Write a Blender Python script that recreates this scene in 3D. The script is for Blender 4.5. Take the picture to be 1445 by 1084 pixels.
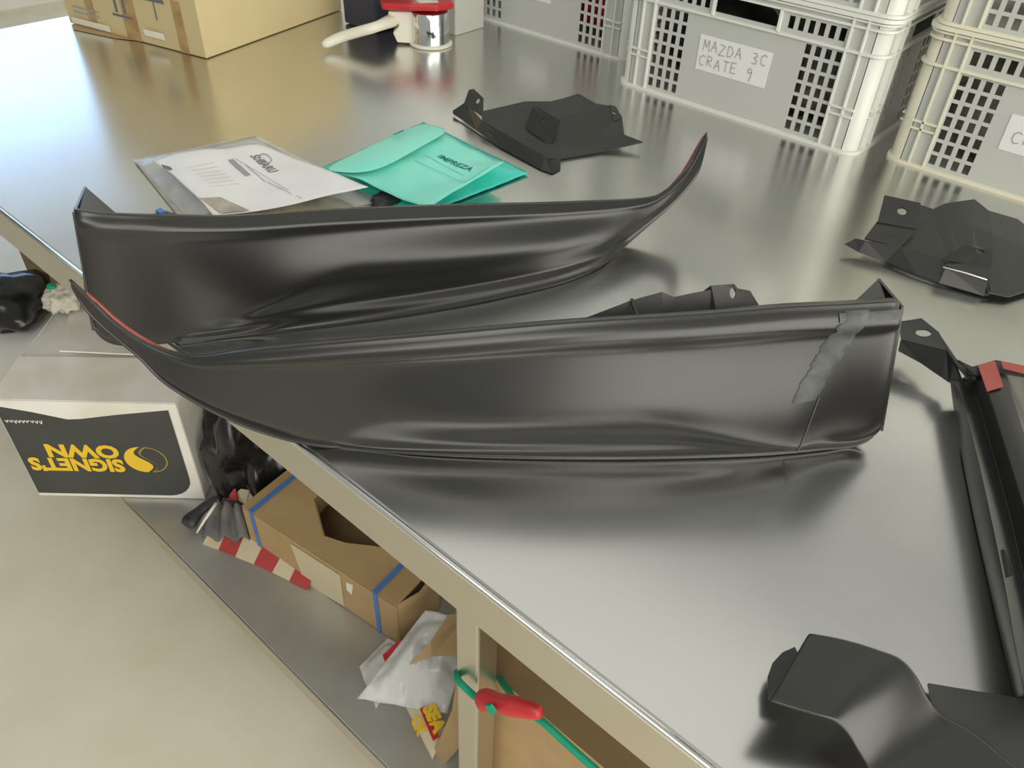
import bpy, bmesh, math, random
from mathutils import Vector, Matrix, noise
for o in list(bpy.data.objects): bpy.data.objects.remove(o)
SC = bpy.context.scene
COL = SC.collection
PI = math.pi
V = Vector

# ---------------------------------------------------------------- camera
CAM = V((0, 0, 1.57))
YAW, PITCH, ROLL, FPX = -0.695278, 0.698634, 0.046175, 1125.957
cy, sy, cp, sp = math.cos(YAW), math.sin(YAW), math.cos(PITCH), math.sin(PITCH)
FWD = V((sy*cp, cy*cp, -sp)); r0 = V((cy, -sy, 0)); u0 = r0.cross(FWD)
RGT = math.cos(ROLL)*r0 + math.sin(ROLL)*u0
UPV = -math.sin(ROLL)*r0 + math.cos(ROLL)*u0
cd = bpy.data.cameras.new('camera'); cam = bpy.data.objects.new('camera', cd); COL.objects.link(cam)
cd.sensor_width = 36; cd.lens = FPX/1445*36; cd.clip_start = 0.02; cd.clip_end = 60
M = Matrix((RGT, UPV, -FWD)).transposed().to_4x4(); M.translation = CAM
cam.matrix_world = M
SC.camera = cam

# ---------------------------------------------------------------- world, lights, exposure
SC.view_settings.view_transform = 'Standard'; SC.view_settings.look = 'None'
SC.view_settings.gamma = 1; SC.view_settings.use_curve_mapping = False
SC.view_settings.exposure = 0.50
W = bpy.data.worlds.new('room_light'); SC.world = W; W.use_nodes = True
bg = W.node_tree.nodes['Background']; bg.inputs[0].default_value = (0.93, 0.94, 0.87, 1); bg.inputs[1].default_value = 0.29
def area(name, loc, rot, sx, sy_, power, col):
    l = bpy.data.lights.new(name, 'AREA'); l.shape = 'RECTANGLE'; l.size = sx; l.size_y = sy_; l.energy = power; l.color = col
    o = bpy.data.objects.new(name, l); COL.objects.link(o); o.location = loc; o.rotation_euler = rot
    return o
area('unseen_overhead_light', (-0.6, 1.2, 3.05), (0, 0, 0), 3.2, 1.8, 5, (1, .98, .90))
area('unseen_overhead_light', (0.8, -1.3, 3.05), (0, 0, 0), 2.0, 1.2, 26, (1, .97, .88))  # added frontal fill behind the camera, brightens crate fronts and front trim
area('window_daylight', (-5.85, 1.55, 1.75), (0, math.radians(-90), 0), 1.7, 1.9, 20, (.36, .60, 1))

l = area('added_side_light', (3.8, .3, 2.05), (0, 0, 0), 6.4, 3.6, 200, (1, .97, .86))  # added light that brightens the black trim faces, no doorway modelled
l.rotation_euler = (V((3.8, .3, 2.05))-V((-.5, .8, 1.7))).to_track_quat('Z', 'Y').to_euler()
area('unseen_overhead_light', (-.9, 2.7, 3.15), (math.radians(62), 0, 0), 5.4, .6, 60, (1, .98, .92))  # added strip turned to brighten the back wall, kept out of table reflections
# ---------------------------------------------------------------- helpers: points on real planes
def ray(x, y): return FWD + RGT*((x-722.5)/FPX) - UPV*((y-542)/FPX)
def P(x, y, z):
    v = ray(x, y); return CAM + v*((z-CAM.z)/v.z)
def PY(x, y, Y):
    v = ray(x, y); return CAM + v*(Y/v.y)
def PL(x, y, pt, n):
    v = ray(x, y); return CAM + v*((pt-CAM).dot(n)/v.dot(n))
T = 0.90      # table top
SH = 0.203    # lower shelf top

# ---------------------------------------------------------------- materials
def mat(name, col, rough=.5, metal=0, spec=.5, noise_amt=0, nscale=20, col2=None, bump=0, bscale=80, trans=0, alpha=1, stretch=None, coat=0, lo=.35, hi=.65, rnoise=0):
    m = bpy.data.materials.new(name); m.use_nodes = True; nt = m.node_tree; b = nt.nodes['Principled BSDF']
    b.inputs['Base Color'].default_value = (*col, 1); b.inputs['Roughness'].default_value = rough
    b.inputs['Metallic'].default_value = metal; b.inputs['Specular IOR Level'].default_value = spec
    if coat: b.inputs['Coat Weight'].default_value = coat; b.inputs['Coat Roughness'].default_value = .1
    if trans: b.inputs['Transmission Weight'].default_value = trans
    if alpha < 1: b.inputs['Alpha'].default_value = alpha
    tc = nt.nodes.new('ShaderNodeTexCoord'); mp = nt.nodes.new('ShaderNodeMapping'); nt.links.new(tc.outputs['Object'], mp.inputs[0])
    if stretch: mp.inputs['Scale'].default_value = stretch
    if col2:
        n = nt.nodes.new('ShaderNodeTexNoise'); n.inputs['Scale'].default_value = nscale; n.inputs['Detail'].default_value = 6
        nt.links.new(mp.outputs[0], n.inputs[0]); r = nt.nodes.new('ShaderNodeValToRGB')
        r.color_ramp.elements[0].position = lo; r.color_ramp.elements[1].position = hi
        r.color_ramp.elements[0].color = (*col, 1); r.color_ramp.elements[1].color = (*col2, 1)
        nt.links.new(n.outputs['Fac'], r.inputs[0]); nt.links.new(r.outputs[0], b.inputs['Base Color'])
    if rnoise:
        n = nt.nodes.new('ShaderNodeTexNoise'); n.inputs['Scale'].default_value = 6; n.inputs['Detail'].default_value = 8
        nt.links.new(mp.outputs[0], n.inputs[0]); q = nt.nodes.new('ShaderNodeMapRange')
        q.inputs['To Min'].default_value = rough-rnoise; q.inputs['To Max'].default_value = rough+rnoise
        nt.links.new(n.outputs['Fac'], q.inputs[0]); nt.links.new(q.outputs[0], b.inputs['Roughness'])
    if bump:
        n = nt.nodes.new('ShaderNodeTexNoise'); n.inputs['Scale'].default_value = bscale; n.inputs['Detail'].default_value = 5
        nt.links.new(mp.outputs[0], n.inputs[0]); bn = nt.nodes.new('ShaderNodeBump'); bn.inputs['Strength'].default_value = bump
        bn.inputs['Distance'].default_value = .002
        nt.links.new(n.outputs['Fac'], bn.inputs['Height']); nt.links.new(bn.outputs[0], b.inputs['Normal'])
    return m
MT = {}
MT['steel'] = mat('brushed_stainless_steel', (.70, .70, .675), .23, 1, col2=(.76, .76, .735), nscale=3, rnoise=.05)
MT['steel_edge'] = mat('stainless_edge', (.62, .59, .52), .33, 1, bump=.05, bscale=40)
MT['shelf'] = mat('worn_stainless_shelf', (.60, .60, .57), .42, .7, col2=(.50, .49, .46), nscale=7, bump=.1, bscale=50, rnoise=.08)
MT['floor'] = mat('sealed_concrete', (.76, .71, .58), .33, 0, col2=(.68, .625, .49), nscale=3, bump=.08, bscale=30, rnoise=.1)
MT['wall'] = mat('painted_wall', (.78, .78, .72), .8)
MT['black'] = mat('black_moulded_plastic', (.017, .017, .017), .27, 0, .62)
MT['blackm'] = mat('dark_grey_matt_plastic', (.035, .035, .034), .40, 0, .5)
MT['residue'] = mat('dried_filler_smear', (.05, .055, .055), .5, 0, .4, col2=(.085, .09, .09), nscale=60, bump=.2, bscale=200)
MT['redtape'] = mat('red_adhesive_tape', (.36, .075, .06), .35)
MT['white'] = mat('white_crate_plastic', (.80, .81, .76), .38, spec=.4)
MT['whitew'] = mat('shaded_crate_plastic', (.56, .57, .54), .42, spec=.4)  # same crate plastic, greyed: recess shade and dark contents put into the colour
MT['paper'] = mat('white_paper', (.86, .86, .86), .6)
MT['label'] = mat('white_label', (.85, .85, .85), .45)
MT['ink'] = mat('grey_ink', (.16, .16, .19), .6)
MT['inkl'] = mat('light_grey_print', (.36, .36, .38), .6)
MT['card'] = mat('brown_cardboard', (.40, .27, .13), .7, col2=(.45, .31, .155), nscale=12, bump=.05, bscale=60)
MT['cardt'] = mat('pale_cardboard', (.62, .50, .27), .65, col2=(.66, .54, .30), nscale=5)
MT['stain'] = mat('water_stain', (.40, .24, .09), .6, col2=(.52, .36, .16), nscale=30)
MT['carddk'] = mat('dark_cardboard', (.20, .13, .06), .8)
MT['blue'] = mat('blue_strap', (.06, .19, .55), .35)
MT['teal'] = mat('teal_film', (.02, .62, .52), .22, col2=(.10, .74, .63), nscale=9, bump=.3, bscale=30)
MT['tealp'] = mat('teal_tinted_sheet', (.22, .82, .68), .3, col2=(.30, .88, .74), nscale=7)
MT['tealk'] = mat('teal_print', (.04, .36, .34), .5)
MT['clear'] = mat('clear_plastic_bag', (.85, .88, .9), .15, alpha=.35, bump=.4, bscale=25)
MT['bag'] = mat('milky_plastic_bag', (.80, .82, .82), .2, alpha=.55, bump=1.0, bscale=35)
MT['greyprint'] = mat('grey_foam', (.30, .29, .26), .5, col2=(.52, .48, .38), nscale=25, bump=.4, bscale=40)
MT['red'] = mat('red_plastic', (.55, .03, .035), .35)
MT['redc'] = mat('red_cleat_plastic', (.50, .025, .03), .45)
MT['green'] = mat('green_cord', (.0, .30, .17), .6, bump=.4, bscale=300)
MT['chrome'] = mat('chrome', (.75, .75, .75), .1, 1)
MT['ivory'] = mat('ivory_plastic', (.80, .77, .66), .35)
MT['boxblk'] = mat('charcoal_print', (.045, .047, .047), .5, col2=(.06, .062, .06), nscale=8)
MT['yel'] = mat('yellow_print', (.85, .55, .03), .5)
MT['yeld'] = mat('olive_gold_print', (.35, .27, .05), .5)
MT['boxw'] = mat('dusty_white_carton', (.82, .80, .76), .7, col2=(.70, .66, .55), nscale=9, bump=.15, bscale=30, lo=.45, hi=.75)
MT['bin'] = mat('black_bin_bag', (.008, .008, .009), .22, bump=.3, bscale=12)
MT['navy'] = mat('navy_plastic', (.03, .035, .07), .4)
MT['rag'] = mat('grey_rag', (.22, .21, .18), .9, col2=(.10, .10, .10), nscale=14, bump=.5, bscale=60)
MT['cream'] = mat('cream_sacking', (.58, .50, .34), .8, bump=.3, bscale=80)
MT['redst'] = mat('faded_red_stripe', (.42, .05, .05), .8)
MT['dkhandle'] = mat('dark_handle', (.04, .042, .045), .5)
MT['dark'] = mat('dark_void_plastic', (.03, .03, .035), .5)
MT['grey'] = mat('light_grey_panel', (.55, .55, .50), .6)
MT['brown'] = mat('brown_cabinet_board', (.13, .10, .08), .6)
MT['fluff'] = mat('off_white_stuffing', (.62, .58, .50), .9, bump=.8, bscale=60)
MT['glass'] = mat('window_glass', (.8, .9, 1), .05, trans=.9)

# ---------------------------------------------------------------- mesh helpers
def link(name, me, m, parent=None, smooth=False):
    o = bpy.data.objects.new(name, me); COL.objects.link(o)
    if m is not None: me.materials.append(MT[m] if isinstance(m, str) else m)
    if smooth:
        for p in me.polygons: p.use_smooth = True
    if parent is not None: o.parent = parent; o.matrix_parent_inverse = parent.matrix_world.inverted()
    return o
def meshobj(name, vs, fs, m, parent=None, smooth=False, solid=0, bevel=0, sub=0, offset=-1):
    me = bpy.data.meshes.new(name); me.from_pydata([tuple(v) for v in vs], [], fs); me.update()
    bm = bmesh.new(); bm.from_mesh(me); bmesh.ops.recalc_face_normals(bm, faces=bm.faces); bm.to_mesh(me); bm.free()
    o = link(name, me, m, parent, smooth)
    if solid:
        s = o.modifiers.new('s', 'SOLIDIFY'); s.thickness = solid; s.offset = offset
    if sub:
        s = o.modifiers.new('u', 'SUBSURF'); s.levels = sub; s.render_levels = sub
    if bevel:
        s = o.modifiers.new('b', 'BEVEL'); s.width = bevel; s.segments = 2; s.limit_method = 'ANGLE'
    return o
def bmobj(name, bm, m, parent=None, smooth=False, bevel=0):
    me = bpy.data.meshes.new(name); bmesh.ops.recalc_face_normals(bm, faces=bm.faces); bm.to_mesh(me); bm.free()
    o = link(name, me, m, parent, smooth)
    if bevel:
        s = o.modifiers.new('b', 'BEVEL'); s.width = bevel; s.segments = 2; s.limit_method = 'ANGLE'
    return o
def box(bm, a, b, mx=None):
    a, b = V(a), V(b)
    vs = [bm.verts.new(V((x, y, z))) for x in (a.x, b.x) for y in (a.y, b.y) for z in (a.z, b.z)]
    if mx is not None:
        for v in vs: v.co = mx @ v.co
    for f in ((0,1,3,2),(4,6,7,5),(0,4,5,1),(2,3,7,6),(0,2,6,4),(1,5,7,3)): bm.faces.new([vs[i] for i in f])
def boxobj(name, a, b, m, parent=None, bevel=0, mx=None):
    bm = bmesh.new(); box(bm, a, b, mx); return bmobj(name, bm, m, parent, bevel=bevel)
def prism(name, base, h, m, parent=None, bevel=0, up=V((0,0,1))):
    n = len(base); vs = [V(p) for p in base] + [V(p)+up*h for p in base]
    fs = [list(range(n)), list(range(n, 2*n))] + [[i, (i+1) % n, n+(i+1) % n, n+i] for i in range(n)]
    return meshobj(name, vs, fs, m, parent, bevel=bevel)
def catmull(pts, n):
    pts = [list(p) for p in pts]; out = []; k = len(pts)
    ln = [0]
    for i in range(1, k): ln.append(ln[-1]+max(1e-6, math.sqrt(sum((a-b)**2 for a, b in zip(pts[i], pts[i-1])))))
    for j in range(n):
        t = ln[-1]*j/(n-1); i = 0
        while i < k-2 and ln[i+1] < t: i += 1
        w = (t-ln[i])/(ln[i+1]-ln[i]); p1, p2 = pts[i], pts[i+1]
        p0 = pts[i-1] if i else [2*a-b for a, b in zip(p1, p2)]; p3 = pts[i+2] if i+2 < k else [2*b-a for a, b in zip(p1, p2)]
        d1, d0, d2 = ln[i+1]-ln[i], (ln[i]-ln[i-1] if i else ln[i+1]-ln[i]), (ln[i+2]-ln[i+1] if i+2 < k else ln[i+1]-ln[i])
        o = []
        for a, b, c, d in zip(p0, p1, p2, p3):
            m1 = ((b-a)/d0*d1+(c-b)/d1*d0)/(d0+d1)*d1; m2 = ((c-b)/d1*d2+(d-c)/d2*d1)/(d1+d2)*d1
            o.append((2*w**3-3*w*w+1)*b+(w**3-2*w*w+w)*m1+(-2*w**3+3*w*w)*c+(w**3-w*w)*m2)
        out.append(o)
    return out
def tube(name, pts, r, m, parent=None, seg=10, n=None, flat=1, radii=None):
    if n: pts = catmull(pts, n)
    pts = [V(p) for p in pts]; vs, fs = [], []
    for i, p in enumerate(pts):
        t = (pts[min(i+1, len(pts)-1)]-pts[max(i-1, 0)]).normalized()
        a = t.cross(V((0,0,1)));
        if a.length < .1: a = t.cross(V((1,0,0)))
        a.normalize(); b = a.cross(t); rr = radii[i] if radii else r
        for k in range(seg):
            an = 2*PI*k/seg; vs.append(p+a*math.cos(an)*rr+b*math.sin(an)*rr*flat)
    for i in range(len(pts)-1):
        for k in range(seg): fs.append([i*seg+k, i*seg+(k+1) % seg, (i+1)*seg+(k+1) % seg, (i+1)*seg+k])
    fs.append(list(range(seg))); fs.append([(len(pts)-1)*seg+k for k in range(seg)])
    return meshobj(name, vs, fs, m, parent, smooth=True)
def grid(name, rows, m, parent=None, smooth=True, solid=0, sub=0, offset=-1, bevel=0):
    nr, nc = len(rows), len(rows[0]); vs = [p for r in rows for p in r]
    fs = [[i*nc+j, i*nc+j+1, (i+1)*nc+j+1, (i+1)*nc+j] for i in range(nr-1) for j in range(nc-1)]
    return meshobj(name, vs, fs, m, parent, smooth, solid, bevel, sub, offset)
def holed(name, outer, hc, r, m, parent=None, solid=.0025, ry=None):
    """flat tab with a real hole: outer polygon, hole centre, radius"""
    outer = [V(p) for p in outer]; n = V((0,0,0))
    for i in range(len(outer)): n += (outer[i]-outer[0]).cross(outer[(i+1) % len(outer)]-outer[0])
    n.normalize(); hc = V(hc); hc -= n*((hc-outer[0]).dot(n))
    pts = []
    for i in range(len(outer)):
        a, b = outer[i], outer[(i+1) % len(outer)]
        for k in range(5): pts.append(a.lerp(b, k/5))
    e = (outer[1]-outer[0]).normalized(); g = n.cross(e); ins = []
    for p in pts:
        d = p-hc; a = math.atan2(d.dot(g), d.dot(e)); ins.append(hc+e*math.cos(a)*r+g*math.sin(a)*(ry or r))
    N = len(pts); fs = [[i, (i+1) % N, N+(i+1) % N, N+i] for i in range(N)]
    return meshobj(name, pts+ins, fs, m, parent, solid=solid, offset=0)
def empty(name, loc, label=None, cat=None, group=None):
    o = bpy.data.objects.new(name, None); COL.objects.link(o); o.location = loc; o.empty_display_size = .05
    o.matrix_world = Matrix.Translation(loc)
    return tag(o, label, cat, group)
def tag(o, label=None, cat=None, group=None, kind=None):
    if label: o['label'] = label
    if cat: o['category'] = cat
    if group: o['group'] = group
    if kind: o['kind'] = kind
    return o
def copy_tree(o, parent=None):
    c = o.copy(); COL.objects.link(c)
    if parent is not None: c.parent = parent
    for ch in [x for x in bpy.data.objects if x.parent == o]: copy_tree(ch, c)
    return c
def text(name, s, origin, ex, ey, size, m, parent=None, depth=.0004, bold=0, align='LEFT', sx=1):
    cu = bpy.data.curves.new(name, 'FONT'); cu.body = s; cu.size = size; cu.extrude = depth; cu.offset = bold; cu.align_x = align; cu.resolution_u = 3
    o = bpy.data.objects.new(name, cu); COL.objects.link(o); bpy.context.view_layer.update()
    me = bpy.data.meshes.new_from_object(o.evaluated_get(bpy.context.evaluated_depsgraph_get()))
    bpy.data.objects.remove(o)
    ex = V(ex).normalized(); ey = (V(ey)-ex*V(ey).dot(ex)).normalized(); ez = ex.cross(ey)
    for v in me.vertices: v.co = V(origin)+ex*v.co.x*sx+ey*v.co.y+ez*(v.co.z+depth)
    me.materials.clear()
    return link(name, me, m, parent)
def strokes(name, lines, origin, ex, ey, w, m, parent=None, h=.0004):
    """handwriting: polylines in (x,y) metres laid as thin ribbons on a plane"""
    ex = V(ex).normalized(); ey = (V(ey)-ex*V(ey).dot(ex)).normalized(); ez = ex.cross(ey); vs, fs = [], []
    for L in lines:
        for (x0, y0), (x1, y1) in zip(L, L[1:]):
            d = V((x1-x0, y1-y0)); l = max(d.length, 1e-6); nx, ny = -d.y/l*w/2, d.x/l*w/2; b = len(vs)
            for x, y in ((x0+nx, y0+ny), (x0-nx, y0-ny), (x1-nx, y1-ny), (x1+nx, y1+ny)): vs.append(V(origin)+ex*x+ey*y+ez*h)
            fs.append([b, b+1, b+2, b+3])
    return meshobj(name, vs, fs, m, parent)
from mathutils.bvhtree import BVHTree
def drape(o, sheet, off=.0012):
    bv = BVHTree.FromPolygons([v.co.copy() for v in sheet.data.vertices], [tuple(p.vertices) for p in sheet.data.polygons])
    for v in o.data.vertices:
        h = bv.ray_cast(V((v.co.x, v.co.y, 3)), V((0, 0, -1)))
        if h[0] is not None: v.co.z = h[0].z+off
    return o
def S(x): x = max(0, min(1, x)); return x*x*(3-2*x)

# ================================================================ setting
def struct(o): o['kind'] = 'structure'; return o
struct(boxobj('floor', (-6, -3, -.1), (4.2, 4.2, 0), 'floor'))
struct(boxobj('wall_back', (-6, 4.2, -.1), (4.2, 4.3, 3.3), 'wall'))
bm = bmesh.new()
box(bm, (-6.1, -3, -.1), (-6, .6, 3.3)); box(bm, (-6.1, 2.5, -.1), (-6, 4.3, 3.3)); box(bm, (-6.1, .6, -.1), (-6, 2.5, .9)); box(bm, (-6.1, .6, 2.6), (-6, 2.5, 3.3))
struct(bmobj('wall_left', bm, 'wall'))
win = empty('window_1', (-6.05, 1.55, .9)); win['kind'] = 'structure'
bm = bmesh.new()
for a, b in (((.6, .9), (2.5, .95)), ((.6, 2.55), (2.5, 2.6)), ((.6, .95), (.65, 2.55)), ((2.45, .95), (2.5, 2.55)), ((1.53, .95), (1.57, 2.55))):
    box(bm, (-6.08, a[0], a[1]), (-6.02, b[0], b[1]))
bmobj('window_frame', bm, 'white', win)
for ya, yb in ((.65, 1.53), (1.57, 2.45)): boxobj('pane', (-6.053, ya, .95), (-6.047, yb, 2.55), 'glass', win)

# ================================================================ work table
YF = .357
tb = empty('work_table', (-.9, 1.25, 0), 'long stainless steel work table with folded front apron and lower shelf', 'table')
XL, XR, YB = -2.41, .75, 2.14
boxobj('table_top', (XL, YF, T-.012), (XR, YB, T), 'steel', tb, bevel=.004)
# apron: folded skirts below the rim, slightly recessed
boxobj('apron', (XL+.002, YF+.002, T-.082), (XR-.002, YF+.006, T-.010), 'steel_edge', tb)
boxobj('apron', (XL+.002, YF+.006, T-.082), (XL+.006, YB-.002, T-.010), 'steel_edge', tb)
boxobj('apron', (XR-.006, YF+.006, T-.082), (XR-.002, YB-.002, T-.010), 'steel_edge', tb)
boxobj('apron', (XL+.006, YB-.006, T-.082), (XR-.006, YB-.002, T-.010), 'steel_edge', tb)
tube('rolled_rim', [(XL, YF-.001, T-.004), (XR, YF-.001, T-.004)], .0045, 'steel', tb)
for lx, ly in ((-.379, .372), (-2.33, .40), (.62, .40), (-.379, 2.06), (-2.33, 2.06), (.62, 2.06)):
    boxobj('leg', (lx, ly, 0), (lx+.036, ly+.036, T-.012), 'steel_edge', tb, bevel=.003)
boxobj('lower_shelf', (XL+.03, YF-.005, SH-.006), (XR-.03, YB-.03, SH), 'shelf', tb, bevel=.002)
boxobj('shelf_lip', (XL+.03, YF-.009, SH-.040), (XR-.03, YF-.005, SH+.001), 'steel_edge', tb, bevel=.0015)

# ================================================================ moulded trim pieces
def trim(name, label, A, d, cols, ncol, shape, lean, group=None, m='black'):
    """cols: (top_x, top_y, n_top, bottom_x, bottom_y, n_bottom, onTable) - each edge traced on the piece's own upright plane"""
    A = V((*A, T)); d = V((*d, 0)).normalized(); n = V((d.y, -d.x, 0))
    if n.dot(CAM-A) < 0: n = -n
    root = empty(name, A, label, 'car trim', group)
    tops, bots = [], []
    for c in cols:
        tx, ty, nt_, bx, by, nb, on = c
        tops.append(PL(tx, ty, A+n*nt_, n))
        bots.append(P(bx, by, T+.0015) if on else PL(bx, by, A+n*nb, n))
    both = catmull([list(a)+list(b) for a, b in zip(tops, bots)], ncol)
    NV = 26; rows = [[] for _ in range(NV+8)]; L = []
    for i, q in enumerate(both):
        tp, bt = V(q[:3]), V(q[3:]); h = (tp-bt).length; s = i/(ncol-1)
        w = min(1, h/.12); col = []
        # bottom return
        col.append(bt - n*.034*w + V((0,0,.010*w))); col.append(bt - n*.022*w + V((0,0,.0035*w)))
        col.append(bt - n*.012*w + V((0,0,.001*w))); col.append(bt - n*.005*w)
        for k in range(NV):
            v = k/(NV-1)
            col.append(bt.lerp(tp, v*.985+.006) + n*shape(s, v, w))
        col.append(tp - n*.005*w); col.append(tp - n*.012*w - V((0,0,.001*w))); col.append(tp - n*.020*w - V((0,0,.003*w))); col.append(tp - n*.024*w - V((0,0,.010*w)))
        for k, p in enumerate(col): rows[k].append(p)
    sk = grid('face_shell', rows, m, root, solid=.003, sub=1)
    sk['label'] = 'glossy black outer face'
    return root, A, d, n, [V(q[:3]) for q in both], [V(q[3:]) for q in both], rows

def shp1(s, v, w):
    b = -.007*S((v-.93)/.07)                       # round over at the top
    b += .0045*S((v-.84)/.05)*(1-S((v-.97)/.03))   # proud rolled band
    lf = 1-S((s-.22)/.2)
    b += -(.010+.004*lf)*(1-S(v/(.10+.12*lf)))     # tucked bottom radius, deeper towards the point
    vm = .12+.30*S((.90-s)/.22)
    sc = S((s-.30)/.25)*(1-S((s-.86)/.08))
    b += sc*(.018*S((.86-v)/(.86-vm)) if v > vm else .018-.024*S((vm-v)/(vm-.06)))*(S(v/.08) if v < .08 else 1)
    b += .006*math.exp(-((v-.07)/.04)**2)*S((s-.2)/.2)
    return b*w
p1cols = [
 (97,394,-.050, 98,404,-.050,0),(121,416,-.042,121,440,-.042,0),(163,457,-.034,161,478,-.034,0),(205,485,-.028,193,504,-.028,0),
 (246,500,-.022,228,541,-.018,0),(276,507,-.016,276,573,-.008,0),(330,502,-.012,332,603,-.002,0),(400,496,-.010,400,627,0,0),
 (470,490,-.008,462,638,0,1),(600,479,-.004,600,649,0,1),(800,461,0,800,655,0,1),(1000,448,-.002,990,653,0,1),(1120,438,-.008,1100,648,0,1),
 (1200,434,-.014,1170,641,0,1),(1250,431,-.018,1212,636,0,1),(1268,430,-.020,1234,626,.006,0),(1275,431,-.024,1243,612,0,0)]
tr1, A1, d1, n1, tp1, bt1, rows1 = trim('trim_piece', 'long black trim piece in front, its curved pointed end hanging off the table edge', (-.593, .363), (.716, .698), p1cols, 90, shp1, 0, )
def end_panel(root, top, bot, n, dd, back_top, m='black'):
    # panel closing the blunt end, running back behind the face
    bk = PL(*back_top, top, dd)
    lo = bot - n*.035 + V((0,0,.03))
    mid = (bk+lo)/2 + n*.006
    vs = [top+V((0,0,-.002)), bk, mid, lo, bot+V((0,0,.004)), (top+bot)/2]
    return meshobj('end_panel', vs, [[0,1,2,5],[5,2,3,4]], m, root, solid=.003, offset=0), bk
e1, bk1 = end_panel(tr1, tp1[-1], bt1[-1], n1, d1, (1240, 393))
# inner sloping web seen as the dark triangle behind the corner
meshobj('corner_web', [bk1, bk1-V((0,0,.005))+n1*.0, tp1[-6]-n1*.024-V((0,0,.012)), tp1[-2]-n1*.024-V((0,0,.012)), bk1-d1*.006-V((0,0,.06))], [[0,3,2],[0,2,4]], 'blackm', tr1, solid=.002)
# mounting flange behind the top edge
def PN(x, y, k): return PL(x, y, A1+n1*k, n1)
fl = [(800,458,-.045),(838,444,-.06),(890,424,-.07),(934,412,-.07),(951,419,-.07),(985,412,-.07),(1003,409,-.07)]
lo_ = [V((*(PN(x, y, k)+n1*.03).xy, 0)) for x, y, k in fl]
rowA = [PN(x, y, k) for x, y, k in fl]; rowB = [PN(x, y, k)+n1*.028-V((0,0,.055)) for x, y, k in fl]
grid('mounting_flange', [rowA, rowB], 'blackm', tr1, smooth=False, solid=.0025)
tabp = [PN(1003,403,-.07), PN(1036,401,-.07), PN(1040,408,-.07), PN(1058,411,-.068), PN(1080,446,-.05), PN(1012,448,-.05)]
holed('mounting_tab', tabp, PN(1031,414,-.07), .0035, 'blackm', tr1, ry=.006)
meshobj('mounting_tab', [PN(1003,403,-.07), PN(1012,448,-.05), PN(1000,448,-.056), PN(993,410,-.078)], [[0,1,2,3]], 'blackm', tr1, solid=.0025)
rb = [PN(889,424,-.0695), PN(893,423,-.0695), PN(903,450,-.048), PN(899,450,-.048)]
meshobj('stiffening_rib', rb, [[0,1,2,3]], 'blackm', tr1, solid=.004, offset=1)
# smear and seam at the blunt end (real dried material on the face)
def on_face(rows, i, v):
    k = 4+v*25; k0 = int(k); f = k-k0; a = rows[k0][int(i)].lerp(rows[min(k0+1, 29)][int(i)], f); j = min(int(i)+1, len(rows[0])-1)
    b = rows[k0][j].lerp(rows[min(k0+1, 29)][j], f); return a.lerp(b, i-int(i))
random.seed(4)
smr = []
for q in range(31):
    v = .985-.54*q/30; c = 83.4-4.9*(q/30)**1.05 + .35*noise.noise(V((q*.4, 1, 0))); wd = (2.4+.6*S(q/12)*(1-.2*S((q-24)/6))) * (1+.35*noise.noise(V((q*.55, 7, 2))))
    smr.append([on_face(rows1, c+wd*(t-.5), v)+n1*(.0020 if 0 < t < 1 else .0004) for t in (0, .1, .35, .65, .9, 1)])
grid('filler_smear', smr, 'residue', tr1)['label'] = 'grey dried filler smear near blunt end'
top_s = [[on_face(rows1, 81.5+i*.6, .93+.045*t)+n1*.0012 for i in range(13)] for t in (0, .5, 1)]
grid('filler_smear', top_s, 'residue', tr1)['label'] = 'scuffed grey top band near blunt end'
sm2 = [[on_face(rows1, 80.2-2.6*q/10+t*.14, .45-.42*q/10)+n1*.001 for t in (0, 1)] for q in range(11)]
grid('filler_seam', sm2, 'residue', tr1)
# red tape inside the pointed end
tp = [(122,411),(140,428),(160,447),(180,463),(200,476),(222,488),(246,498)]
grid('red_tape', [[PN(x+1, y-1.5+2*(i == 0), -.046) for i, (x, y) in enumerate(tp)], [PN(x, y+3+min(i, 3), -.042) for i, (x, y) in enumerate(tp)]], 'redtape', tr1, solid=.001)['label'] = 'red adhesive tape strip'

def shp2(s, v, w):
    b = -.007*S((v-.93)/.07)
    b += .004*S((v-.86)/.05)*(1-S((v-.97)/.03))
    vm = .16+.40*S((s-.15)/.20)
    sc = S((s-.15)/.12)*(1-S((s-.78)/.16))
    b += sc*(.005*S((.86-v)/(.86-vm)) if v > vm else .005-.019*S((vm-v)/(vm-.08)))*(S(v/.10) if v < .10 else 1)
    b += .006*math.exp(-((v-.10)/.035)**2)*S((s-.12)/.08)
    b += -.007*(1-S(v/.09))
    return b*w
p2cols = [
 (103,298,-.012, 133,470,0,0),(108,300,-.006,143,483,.002,0),(125,303,-.002,160,491,.004,0),(160,306,0,188,492,.006,0),(230,308,.004,240,489,0,1),(320,309,.006,320,480,0,1),
 (450,301,.008,440,466,0,1),(600,294,.008,590,446,0,1),(720,291,.006,710,424,0,1),(820,288,.002,810,398,0,1),(880,285,-.002,856,376,0,1),(918,281,-.006,884,351,0,1),
 (935,275,-.010,915,322,-.006,0),(952,262,-.014,938,302,-.012,0),(972,240,-.02,962,278,-.02,0),(988,210,-.026,984,250,-.026,0),(998,187,-.03,999,197,-.03,0)]
tr2, A2, d2, n2, tp2, bt2, rows2 = trim('trim_piece', 'mirrored black trim piece standing behind the front one, its pointed end rising at right', (-.952, .29), (.43, .90), p2cols, 90, shp2, 0)
e2, bk2 = end_panel(tr2, tp2[0], bt2[0], n2, d2, (120, 263))
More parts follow.
